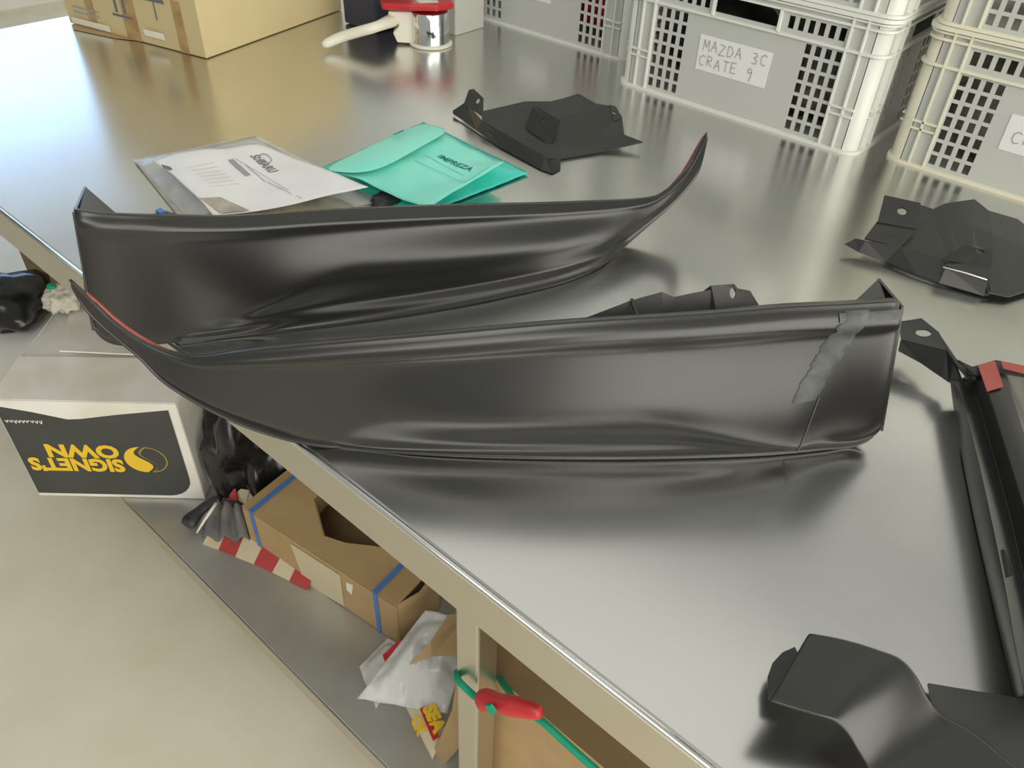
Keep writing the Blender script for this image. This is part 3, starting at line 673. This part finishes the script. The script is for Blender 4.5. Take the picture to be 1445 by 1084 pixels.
redp = [dz(.128,-.028,.084), dz(.060,-.052,.083), dz(0,-.060,.083), dz(-.056,-.036,.088), dz(-.062,.02,.092), dz(-.02,.055,.094), dz(.05,.048,.092), dz(.118,.03,.088)]
prism('red_cover', redp, .016, 'red', dp, bevel=.005)['label'] = 'red moulded top cover'
winp = [dz(.045,-.022,.1012), dz(-.015,-.024,.104), dz(-.023,.02,.109), dz(.025,.024,.107)]
meshobj('top_insert', winp, [[0,1,2,3]], 'ivory', dp, solid=.003, offset=1)

# ================================================================ instruction packets
def surf(cs, nu, nv, z0, amp, seed, m, name, parent, fr=14, edge=True, solid=.0012):
    """cs: four floor-plane corners; gently crumpled sheet laid above the table"""
    rows = []
    for i in range(nv+1):
        v = i/nv; row = []
        for j in range(nu+1):
            u = j/nu; p = cs[0].lerp(cs[1], u).lerp(cs[3].lerp(cs[2], u), v)
            e = S(min(u, 1-u)/.12)*S(min(v, 1-v)/.12) if edge else 1
            z = z0(u, v) + amp*noise.noise(V((p.x*fr+seed, p.y*fr, seed)))*(.3+.7*e)+amp*.5*noise.noise(V((p.x*fr*2.3, p.y*fr*2.3+seed, seed)))
            row.append(V((p.x, p.y, max(T+.0016, z))))
        rows.append(row)
    return grid(name, rows, m, parent, solid=solid, offset=1)
wp = empty('parts_packet', P(380, 250, T), 'clear bag holding a printed white sheet, left of the teal packet', 'packet')
hz = .030
cs = [P(190,228,T+.004), P(272,330,T+.004), P(545,300,T+.006), P(360,190,T+.006)]
surf([cs[0], cs[3], cs[2], cs[1]], 34, 26, lambda u, v: T+.002+.017*S(min(u,1-u)/.25)*S(min(v,1-v)/.2), .004, 3, 'greyprint', 'packed_foam', wp)
surf([P(188,226,T+.004), P(362,188,T+.008), P(548,280,T+.012), P(275,315,T+.012)], 40, 30, lambda u, v: T+.004+.020*S(min(u,1-u)/.2)*S(min(v,1-v)/.2), .004, 3.3, 'clear', 'clear_bag', wp)
ZP = T+.047
sh = [P(212,229,ZP-.02), P(360,199,ZP-.006), P(520,268,ZP-.004), P(345,298,ZP), P(318,268,ZP+.003), P(280,285,ZP-.008)]
rowsW = []
A_, B_, C_, D_ = P(216,226,ZP-.012), P(362,199,ZP-.010), P(520,268,ZP-.006), P(300,300,ZP-.004)
def wz(u, v): return .005*math.sin(u*5+v*3)+.004*noise.noise(V((u*4, v*4, 2))) - .006*S((v-.8)/.2)*(1-u)
def wsheet(u, v, up=0):
    p = A_.lerp(B_, u).lerp(D_.lerp(C_, u), v); return p+V((0,0,wz(u, v)+up))
rowsW = [[wsheet(j/30, i/26) for j in range(31)] for i in range(27)]
ws = grid('printed_sheet', rowsW, 'paper', wp, solid=.0006, offset=1); ws['label'] = 'printed white instruction sheet'
# folded-back corner at the lower left
meshobj('turned_corner', [wsheet(.0,.80,.002), wsheet(.12,.84,.008), wsheet(.22,1,.004), wsheet(.05,1,.003)], [[0,1,2,3]], 'greyprint', wp, solid=.001)
def on_sheet(name, u0, v0, u1, v1, m):
    rows = [[wsheet(u0+(u1-u0)*a/4, v0+(v1-v0)*b/3, .0016) for a in range(5)] for b in range(4)]
    return grid(name, rows, m, ws)
ex_ = P(378,231,ZP)-P(350,207,ZP); ey_ = V((-ex_.y, ex_.x, 0))
if ey_.dot(P(372,196,ZP)-P(350,207,ZP)) < 0: ey_ = -ey_
text('printed_text', 'SUBARU', P(350,208,ZP+.003), ex_, ey_, .024, 'inkl', ws, bold=.0005)
# round-cornered oval emblem above the word
el = [P(372+9*math.cos(t*PI/12)-3*math.sin(t*PI/12), 210+5.5*math.sin(t*PI/12)+4*math.cos(t*PI/12), ZP+.004) for t in range(24)]
el2 = [p.lerp(sum(el, V((0,0,0)))/24, .18) for p in el]
meshobj('oval_emblem', el+el2, [[i, (i+1) % 24, 24+(i+1) % 24, 24+i] for i in range(24)], 'inkl', ws)
el3 = P(372,208,ZP+.004)
for q in range(5):
    a = el3+V((.004*math.cos(q*1.3), .004*math.sin(q*1.3), 0)); meshobj('oval_emblem', [a+V((.0012*math.cos(k*2.1), .0012*math.sin(k*2.1), 0)) for k in range(3)], [[0,1,2]], 'inkl', ws)
bar = zpts([(320,217,ZP+.003),(327,215,ZP+.003),(352,236,ZP+.003),(345,239,ZP+.003)])
meshobj('grey_bar', bar, [[0,1,2,3]], 'inkl', ws)
meshobj('grey_bar', zpts([(227,232,ZP),(238,230,ZP),(243,236,ZP),(231,238,ZP)]), [[0,1,2,3]], 'ink', ws)
for a, b in (((330,214),(425,272)), ((345,222),(372,245)), ((375,245),(410,266))):
    p, q = P(*a, ZP+.003), P(*b, ZP+.003); w_ = V((.0006, .0006, 0)); meshobj('print_line', [p-w_, q-w_, q+w_, p+w_], [[0,1,2,3]], 'inkl', ws)
for q in range(7):
    p, e = P(262+q*6, 232+q*4.6, ZP+.002), P(300+q*6, 224+q*4.6, ZP+.002); w_ = V((.0009, .0009, 0)); meshobj('print_line', [p-w_, e-w_, e+w_, p+w_], [[0,1,2,3]], 'whitew', ws)

tl = empty('parts_packet', P(600, 240, T), 'teal plastic packet with a printed sheet reading IMPREZA', 'packet')
ZT = T+.038
tc = [P(450,238,T+.006), P(597,170,T+.008), P(746,243,T+.006), P(580,310,T+.004)]
surf(tc, 36, 36, lambda u, v: T+.004+.022*S(min(u,1-u)/.22)*S(min(v,1-v)/.22), .004, 8, 'teal', 'teal_bag', tl, fr=16)
At, Bt, Ct, Dt = P(470,243,ZT-.006), P(600,180,ZT-.004), P(712,228,ZT+.004), P(604,292,ZT-.002)
def ts(u, v, up=0):
    p = At.lerp(Bt, u).lerp(Dt.lerp(Ct, u), v); return p+V((0,0,.004*math.sin(v*6)+.003*noise.noise(V((u*5, v*5, 9)))+up))
tsr = grid('teal_sheet', [[ts(j/24, i/24) for j in range(25)] for i in range(25)], 'tealp', tl, solid=.0006, offset=1); tsr['label'] = 'light teal printed sheet inside the packet'
fold = [[P(451,240,ZT+.0), P(500,216,ZT+.006), P(550,192,ZT+.008), P(597,171,ZT+.004)], [P(482,246,ZT+.006), P(535,238,ZT+.014), P(580,215,ZT+.016), P(618,196,ZT+.012)], [P(500,247,ZT+.000), P(548,242,ZT+.004), P(600,205,ZT+.006), P(641,184,ZT+.008)]]
fold = [[P(451,241,ZT+.0), P(500,216,ZT+.006), P(550,192,ZT+.008), P(597,171,ZT+.004)], [P(470,243,ZT+.006), P(518,230,ZT+.014), P(570,205,ZT+.016), P(618,178,ZT+.012)], [P(505,246,ZT+.006), P(545,238,ZT+.010), P(592,208,ZT+.012), P(641,184,ZT+.012)]]
grid('folded_flap', fold, 'tealp', tl, solid=.0012, sub=2, offset=1)
meshobj('flap_print', zpts([(554,189,ZT+.0195),(568,183,ZT+.0195),(571,185,ZT+.0195),(557,191,ZT+.0195)]), [[0,1,2,3]], 'tealk', tl)
ex_ = P(663,232,ZT)-P(618,213,ZT); ey_ = V((-ex_.y, ex_.x, 0))
text('printed_text', 'IMPREZA', P(616,215.5,ZT+.008), ex_, ey_, .021, 'tealk', tsr, bold=.0003)
for a, b in (((600,215),(655,240)), ((585,222),(655,252)), ((655,252),(690,232)), ((632,246),(662,250))):
    p, q = P(*a, ZT+.008), P(*b, ZT+.008); w_ = V((.0007, .0007, 0)); meshobj('print_line', [p-w_, q-w_, q+w_, p+w_], [[0,1,2,3]], 'teal', tsr)
lump('hardware', P(545,280,T+.012)+V((0,0,0)), (.022,.03,.011), 'dark', parent=None, seed=5).parent = None
hw = bpy.data.objects[-1] if False else [o for o in COL.objects if o.name.startswith('hardware')][0]
hw.parent = tl; hw.matrix_parent_inverse = tl.matrix_world.inverted(); hw['label'] = 'dark fixings in the open mouth'

for o in list(COL.objects):
    if o.parent is not None and o.parent.name in (ws.name, tsr.name) and o.type == 'MESH': drape(o, o.parent.modifiers and o.parent or o.parent, .0016)
# ================================================================ lower shelf: printed carton
sg0, sg1 = P(55,700,SH+.001), P(290,705,SH+.001); dS = (sg1-sg0).normalized(); nS = V((-dS.y, dS.x, 0)); wS = (sg1-sg0).length; hS = .283; dpS = .36
if nS.dot(sg0-CAM) < 0: nS = -nS
cg = empty('printed_carton', sg0+dS*wS/2+nS*dpS/2, 'white carton lying upside down with charcoal front and yellow SIGNET\'S OWN print', 'carton')
def SG(a, z, b=0): return sg0+dS*a+nS*b+V((0,0,z))
prism('carton_body', [SG(0,0), SG(wS,0), SG(wS,0,dpS), SG(0,0,dpS)], hS, 'boxw', cg, bevel=.004)
fp = [SG(-.0,.010,-.001)]
pan = [(.004,.012)] + [(wS-.075+.055*math.sin(t*PI/12), .012+.055*(1-math.cos(t*PI/12))) for t in range(7)] + [(wS-.018,hS-.014),(wS*.66,hS-.030),(wS*.45,hS-.044),(wS*.38,hS-.046),(wS*.2,hS-.028),(.004,hS-.012)]
meshobj('charcoal_panel', [SG(a, z, -.0012) for a, z in pan], [list(range(len(pan)))], 'boxblk', cg)['label'] = 'charcoal printed front panel'
# worn paper edge hanging over the top of the front
top_f = [(.0,hS-.012),(wS*.2,hS-.028),(wS*.38,hS-.046),(wS*.45,hS-.044),(wS*.66,hS-.030),(wS-.018,hS-.014),(wS,hS-.008),(wS,hS+.002),(0,hS+.002)]
meshobj('torn_edge', [SG(a, z, -.002) for a, z in top_f], [list(range(len(top_f)))], 'boxw', cg, solid=.001)
cgp = [o for o in COL.objects if o.name.startswith('charcoal_panel')][0]
def FX(a, z): return SG(a, z, -.0016)
# lettering upside down: text baseline direction runs -dS, up is -z
text('printed_text', "SIGNET'S", SG(wS-.150,.122,-.0017), -dS, V((0,0,-1)), .050, 'yel', cgp, bold=.0022, sx=1.0)
text('printed_text', "OWN", SG(wS-.150,.163,-.0017), -dS, V((0,0,-1)), .050, 'yel', cgp, bold=.0022, sx=1.15)
random.seed(8)
strokes('faded_print', [[(x, 0), (x+random.uniform(.002, .006), .006+random.random()*.004), (x+.006, .001)] for x in [i*.0085 for i in range(9)]], SG(.085, .232, -.0017), -dS, V((0,0,-1)), .002, 'boxw', cgp)
lc, lz, R_ = wS-.100, .098, .040
sw = [(lc-.004+R_*math.cos(t), lz+R_*math.sin(t)*.95) for t in [PI*.5+PI*k/14 for k in range(15)]] + [(lc-.004+.016*math.sin(k/10*2*PI), lz-R_*.95+2*R_*.95*k/10) for k in range(1, 10)]
meshobj('logo_swoosh', [FX(a, z+.026) for a, z in sw], [list(range(len(sw)))], 'yel', cgp)
arc = [(lc+.006+R_*math.cos(t), lz+R_*math.sin(t)*.95) for t in [-PI*.5+PI*k/14 for k in range(15)]] + [(lc+.006+.016*math.sin(k/10*2*PI), lz-R_*.95+2*R_*.95*k/10) for k in range(9, 0, -1)]
na = len(arc); cen = (sum(a for a, _ in arc)/na, sum(z for _, z in arc)/na); inn = [(cen[0]+(a-cen[0])*.88, cen[1]+(z-cen[1])*.92) for a, z in arc]
meshobj('logo_outline', [FX(a, z+.026) for a, z in arc+inn], [[i, (i+1) % na, na+(i+1) % na, na+i] for i in range(na)], 'yeld', cgp)
# top flaps
meshobj('top_flap', [SG(.0,hS+.001,0), SG(wS,hS+.001,0), SG(wS,hS+.004,.14), SG(.0,hS+.006,.13)], [[0,1,2,3]], 'boxw', cg, solid=.003, offset=1)
meshobj('top_flap', [SG(.02,hS+.005,dpS), SG(wS,hS+.005,dpS), SG(wS,hS+.020,.125), SG(.10,hS+.036,.115)], [[0,1,2,3]], 'boxw', cg, solid=.003, offset=1)
meshobj('side_flap', [SG(.0,hS-.001,.01), SG(.0,hS-.001,dpS), SG(-.13,hS-.035,dpS+.03), SG(-.14,hS-.04,.03)], [[0,1,2,3]], 'boxw', cg, solid=.003)
bl = lump('black_bundle', P(15,425,.52), (.10,.085,.055), 'bin', 'black shiny bundle on top of the printed carton at left edge', 'bundle', seed=2, amp=.3)
fl_ = lump('stuffing_wad', P(88,420,.53), (.045,.040,.025), 'fluff', 'off-white fluffy wad on the printed carton beside the black bundle', 'rag', seed=12, amp=.42, sub=4, fr=5)
lump('green_cap', P(72,404,.56), (.012,.010,.006), 'green', 'small green scrap behind the fluffy wad under the table edge', 'scrap', seed=1, amp=.1, sub=2)

# black bin bag behind
bb = lump('bin_bag', SG(wS+.128,.13,.06), (.10,.11,.16), 'bin', 'glossy black plastic bag between the printed carton and the strapped box', 'bag', seed=6, amp=.35, sub=4)

lump('bin_bag', P(345,640,SH+.105)+V((.06,.33,0)), (.09,.10,.12), 'bin', 'second glossy black bag deeper under the table behind the strapped box', 'bag', seed=16, amp=.3, sub=4)
ob_ = empty('brown_carton', (-1.95, .75, SH), 'dim brown carton deep under the table behind the black bundle', 'carton')
boxobj('carton_body', (-2.25, .56, SH+.001), (-1.72, .95, SH+.38), 'carddk', ob_, bevel=.003)
boxobj('lid', (-2.255, .555, SH+.381), (-1.715, .955, SH+.40), 'carddk', ob_, bevel=.003)
# ================================================================ strapped box
ZB = SH+.125
a0, a1 = P(341,714,ZB), P(559,856,ZB); dB = (a1-a0).normalized(); nB = V((-dB.y, dB.x, 0)); 
if nB.dot(a0-CAM) < 0: nB = -nB
wB = (a1-a0).length; dB_ = .26; hB = .122
sb = empty('strapped_box', (a0+a1)/2+nB*dB_/2, 'flat brown carton with two blue straps and notched top on the lower shelf', 'carton')
def SB(a, b, z): return V((*(a0+dB*a+nB*b).xy, SH+.002+z))
th = .004
prism('front_panel', [SB(0,0,0), SB(wB,0,0), SB(wB,th,0), SB(0,th,0)], hB, 'card', sb)
prism('end_panel', [SB(0,th,0), SB(th,th,0), SB(th,dB_,0), SB(0,dB_,0)], hB-.002, 'card', sb)
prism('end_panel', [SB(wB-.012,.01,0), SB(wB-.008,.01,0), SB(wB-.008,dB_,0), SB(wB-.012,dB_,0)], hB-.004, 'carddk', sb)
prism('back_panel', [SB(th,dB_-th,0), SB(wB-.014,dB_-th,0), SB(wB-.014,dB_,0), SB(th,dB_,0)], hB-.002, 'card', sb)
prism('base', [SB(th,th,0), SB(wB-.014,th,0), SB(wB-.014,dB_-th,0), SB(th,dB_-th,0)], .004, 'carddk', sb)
# notched lid, from image outline on the lid plane
def LD(x, y): return P(x, y, SH+.002+hB+.001)
lidp = [SB(0,0,hB+.001), SB(wB,0,hB+.001), SB(wB,dB_,hB+.001), SB(wB*.62,dB_,hB+.001)]
LZ = hB+.001
q_ = [(0,0),(.186,0),(.186,.041),(.104,.097),(0,.097),(.233,0),(.233,.053),(wB,0),(wB,.097),(.325,.097),(.284,.08),(.08,dB_),(0,dB_),(wB,dB_),(.38,dB_)]
nt_ = [None, None, None, None, SB(.186,.041,LZ), SB(.104,.097,LZ), SB(.08,dB_,LZ)]
meshobj('notched_lid', [SB(x, y, LZ) for x, y in q_], [[0,1,2,3,4],[1,5,6,2],[5,7,8,9,10,6],[4,3,11,12],[9,8,13,14]], 'card', sb, solid=.004)
dn_ = V((0,0,-.05))
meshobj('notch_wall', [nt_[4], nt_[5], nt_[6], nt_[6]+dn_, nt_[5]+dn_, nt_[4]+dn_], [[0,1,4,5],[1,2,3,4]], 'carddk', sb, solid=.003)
lr = P(0,0,ZB)
# curled flap at the right end
cf = [[SB(wB-.004,0,hB-z) for z in (0,.03,.06,hB-.004)], [SB(wB+.012,.05,hB-z) for z in (.002,.03,.06,hB-.004)], [SB(wB+.006,.11,hB-z) for z in (.004,.03,.06,hB-.004)]]
grid('end_flap', cf, 'card', sb, solid=.003)
def strap(u, skew):
    w_ = .010
    tp_ = [SB(u,-.0015,.0), SB(u,-.0015,hB+.0035), SB(u+skew,.20,hB+.0045)]
    rows = [[tp_[0]-dB*w_/2, tp_[0]+dB*w_/2], [tp_[1]-dB*w_/2, tp_[1]+dB*w_/2], [tp_[2]-dB*w_/2, tp_[2]+dB*w_/2]]
    grid('blue_strap', rows, 'blue', sb, smooth=False, solid=.0012, offset=0)['label'] = 'blue plastic strap'
strap(.028, .0); strap(wB-.050, .0)
pf = [PL(x, y, SB(0,-.001,0), nB) for x, y in ((410,767),(480,812),(486,856),(430,822))]
meshobj('shipping_label', pf, [[0,1,2,3]], 'cream', sb, solid=.0006)['label'] = 'torn off-white shipping label'
pf = [PL(x, y, SB(0,-.001,0), nB) for x, y in ((488,822),(498,826),(496,840),(489,832))]
meshobj('label_scrap', pf, [[0,1,2,3]], 'ivory', sb, solid=.0006)

# striped sack poking out under the strapped box
cs_ = empty('striped_sack', P(350,790,SH), 'cream sack with red stripes poking out under the strapped box', 'sack')
def sack_row(pts, z): return [P(x, y, SH+z) for x, y in pts]
lw = [(286,768),(308,776),(332,786),(358,796),(384,808),(408,820),(432,832)]
up = [(300,742),(322,746),(346,752),(372,768),(396,786),(418,800),(440,818)]
for i in range(6):
    m_ = 'redst' if i in (1, 3, 5) else 'cream'
    q = [P(*lw[i], SH+.002), P(*lw[i+1], SH+.002), P(*up[i+1], SH+.022), P(*up[i], SH+.024)]
    back = [P(up[i+1][0]+8, up[i+1][1]-14, SH+.018), P(up[i][0]+8, up[i][1]-14, SH+.018)]
    meshobj('stripe' if m_ == 'redst' else 'cloth_band', q+back, [[0,1,2,3],[3,2,4,5]], m_, cs_, solid=.003)
ub = [(312,690),(333,689),(352,692),(368,700)]; lb_ = [(322,705),(336,706),(346,712),(352,720)]
for i in range(3):
    meshobj('stripe' if i == 0 else 'cloth_band', [P(*ub[i],SH+.07), P(*ub[i+1],SH+.075), P(*lb_[i+1],SH+.05), P(*lb_[i],SH+.045)], [[0,1,2,3]], 'redst' if i == 0 else 'cream', cs_, solid=.003)
# grey rag bundle
rg = []
for i in range(9):
    v = i/8; row = []
    for j in range(11):
        u = j/10; p = P(292+48*v+4*math.sin(j), 752-48*v*.9-18*(u-.5), SH+.012+.05*math.sin(PI*min(1, max(.05, v*.8)))*1+.012*math.sin(j*1.7+v*3)); row.append(p+V((.004*math.sin(j*3),0,0)))
    rg.append(row)
def quad_surf(A, B, C, D, nu, nv, f):
    return [[A.lerp(B, j/nu).lerp(D.lerp(C, j/nu), i/nv)+V((0,0,f(j/nu, i/nv))) for j in range(nu+1)] for i in range(nv+1)]
ro = grid('folded_rag', quad_surf(P(286,760,SH+.03), P(308,708,SH+.06), P(344,716,SH+.06), P(352,762,SH+.02), 14, 16, lambda u, v: .010*math.sin(v*16+u*2)+.01*math.sin(PI*u)), 'rag', None, solid=.003)
tag(ro, 'grey and khaki folded rag beside the dark handle on the lower shelf', 'rag')
hd = empty('brush', P(270,735,SH+.02), 'dark grey hand brush handle with a hanging hole on the lower shelf', 'brush')
tube('handle', [P(262,742,SH+.018), P(275,728,SH+.025), P(292,713,SH+.035), P(312,703,SH+.05)], .016, 'dkhandle', hd, n=14, seg=12, flat=.6, radii=[.013,.018,.019,.018,.016,.014,.013,.013,.013,.013,.013,.013,.012,.008])
lathe('hanging_hole', P(263,731,SH+.034), [(.003,0),(.006,.0015),(.008,0)], 'dark', hd, seg=12)
o = tube('wooden_stick', [P(278,751,SH+.028), P(290,732,SH+.06), P(305,710,SH+.075)], .004, 'ivory', None, n=6, seg=6, flat=.6); tag(o, 'pale flat stick lying against the dark brush handle', 'stick')

# ================================================================ bags and scraps by the leg
def crumple(name, cs, nu, nv, z, amp, seed, m, label, cat, parent=None, fr=22):
    rows = []
    for i in range(nv+1):
        row = []
        for j in range(nu+1):
            u, v = j/nu, i/nv; p = cs[0].lerp(cs[1], u).lerp(cs[3].lerp(cs[2], u), v)
            k = noise.noise(V((p.x*fr+seed, p.y*fr, p.z*fr)))+.5*noise.noise(V((p.x*fr*2.4, p.y*fr*2.4, seed)))
            w_ = S(min(u, 1-u)/.3)*S(min(v, 1-v)/.3)
            row.append(V((p.x+.006*k, p.y, p.z+z*w_+amp*k)))
        rows.append(row)
    o = grid(name, rows, m, parent, solid=.0008)
    if label: tag(o, label, cat)
    return o
crumple('plastic_bag', [P(505,985,SH+.03), P(600,862,SH+.12), P(668,880,SH+.12), P(630,1008,SH+.04)], 40, 34, .03, .013, 4, 'bag', 'milky plastic zip bag with a red mark in front of the table leg', 'bag')
crumple('plastic_bag', [P(508,940,SH+.01), P(548,900,SH+.02), P(590,925,SH+.04), P(530,1000,SH+.012)], 26, 26, .02, .011, 14, 'bag', 'clear crumpled bag scrap sticking out from the strapped box corner', 'bag')
o = meshobj('red_tag', [P(540,925,SH+.055), P(565,902,SH+.065), P(570,915,SH+.065), P(545,938,SH+.06)], [[0,1,2,3]], 'red', None, solid=.001); tag(o, 'small red tag showing on the milky plastic bag', 'tag')
sc = empty('seed_sachet', P(600,1010,SH), 'small printed sachet with yellow letters and red bar at shelf edge', 'sachet')
q0, q1, q2, q3 = P(566,985,SH+.03), P(606,965,SH+.045), P(630,1030,SH+.03), P(610,1072,SH+.006)
grid('sachet_body', quad_surf(q0, q1, q2, q3, 8, 10, lambda u, v: .006*math.sin(PI*u)*math.sin(PI*v)), 'cream', sc, solid=.002)
zq = SH+.052
ex_ = P(624,1036,zq)-P(600,985,zq); ey_ = V((-ex_.y, ex_.x, 0))
text('printed_text', 'SEA', P(597,1000,zq), ex_, ey_, .030, 'yel', sc, bold=.002)
text('printed_text', 'CK', P(580,1016,zq-.004), ex_, ey_, .022, 'yel', sc, bold=.0015)
meshobj('red_bar', [P(592,1000,zq-.004), P(600,997,zq-.004), P(620,1040,zq-.004), P(611,1046,zq-.004)], [[0,1,2,3]], 'red', sc)
o = meshobj('cardboard_scrap', [P(578,938,SH+.10), P(610,926,SH+.12), P(660,925,SH+.13), P(665,862,SH+.16), P(632,868,SH+.16), P(608,905,SH+.14)], [[0,1,5],[1,2,3,5],[3,4,5]], 'card', None, solid=.003); tag(o, 'torn brown cardboard scrap resting on the milky bag behind the leg', 'cardboard')

# carton behind the leg
YC = .425
oc = empty('open_carton', (-.2, YC+.15, SH), 'open brown carton on the lower shelf behind the table leg and green cord', 'carton')
def CY(x, y, Y=YC): return PY(x, y, Y)
fpn = [CY(700,948), CY(843,1021), CY(960,1090), CY(960,1190)]
c_l = CY(700,948); 
def CB(x, z, y=YC): return V((x, y, z))
xl, xr, zt = CY(652,975).x, .28, CY(700,952).z
hC = min(zt, .60)
prism('front_panel', [CB(xl,SH+.002), CB(xr,SH+.002), CB(xr,SH+.002,YC+.004), CB(xl,SH+.002,YC+.004)], hC-SH-.002, 'card', oc)
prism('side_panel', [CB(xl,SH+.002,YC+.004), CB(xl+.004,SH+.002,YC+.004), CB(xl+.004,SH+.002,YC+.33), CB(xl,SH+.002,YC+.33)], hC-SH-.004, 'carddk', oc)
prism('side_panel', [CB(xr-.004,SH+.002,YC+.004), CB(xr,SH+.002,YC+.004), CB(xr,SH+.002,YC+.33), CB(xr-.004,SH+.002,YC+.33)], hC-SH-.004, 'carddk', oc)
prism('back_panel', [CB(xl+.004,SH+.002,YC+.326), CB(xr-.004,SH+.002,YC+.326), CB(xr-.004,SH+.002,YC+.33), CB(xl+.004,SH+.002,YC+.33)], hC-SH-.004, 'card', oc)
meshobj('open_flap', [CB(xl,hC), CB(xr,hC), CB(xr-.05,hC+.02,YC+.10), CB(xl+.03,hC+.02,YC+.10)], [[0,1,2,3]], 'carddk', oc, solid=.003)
meshobj('side_flap', [CB(xl,hC-.01), CY(640,1000), CY(604,1084), CY(600,1110), CB(xl,SH+.12)], [[0,1,2,3,4]], 'card', oc, solid=.003)

# bungee cord with red cleat
bc = empty('bungee_cord', (-.36, .36, .62), 'green elastic cord with red plastic cleat looped round the table leg', 'cord')
def L(x, y, Y): return PY(x, y, Y)
tube('cord', [L(652,958,.40), L(645,952,.372), L(648,962,.362), L(662,976,.362), L(682,992,.360), L(696,1004,.356)], .0045, 'green', bc, n=24)
tube('cord', [L(680,945,.43), L(700,952,.43), L(712,968,.42), L(724,985,.40)], .0045, 'green', bc, n=14)
tube('cord', [L(740,1000,.375), L(765,1018,.375), L(800,1050,.376), L(845,1090,.378), L(900,1140,.38)], .0045, 'green', bc, n=14)
tube('cleat', [L(678,988,.355), L(692,990,.356), L(712,994,.36), L(735,999,.366), L(752,1003,.37), L(764,1006,.373)], .012, 'redc', bc, seg=14, flat=1.15, n=22,
     radii=[.008,.0105,.0125,.013,.013,.0125,.0115,.0108,.0105,.0105,.011,.0115,.0118,.0116,.0112,.0108,.0104,.010,.0096,.009,.008,.006])['label'] = 'red plastic cleat'
meshobj('cord_end', [L(684,996,.342), L(692,996,.342), L(699,1005,.343), L(692,1012,.343), L(688,1006,.342)], [[0,1,2,3,4]], 'green', bc, solid=.003)

# ================================================================ far left beyond the table
cab = empty('storage_cabinet', (-5.2, 1.0, 0), 'dark brown cabinet far off beyond the table at upper left corner', 'cabinet')
boxobj('cabinet_body', (-5.75, -.2, .06), (-5.25, 1.12, 1.5), 'brown', cab, bevel=.005)
boxobj('plinth', (-5.72, -.17, 0), (-5.28, 1.09, .06), 'dark', cab)
boxobj('door', (-5.25, -.18, .08), (-5.23, .45, 1.48), 'brown', cab, bevel=.003)
boxobj('door', (-5.25, .47, .08), (-5.23, 1.10, 1.48), 'brown', cab, bevel=.003)
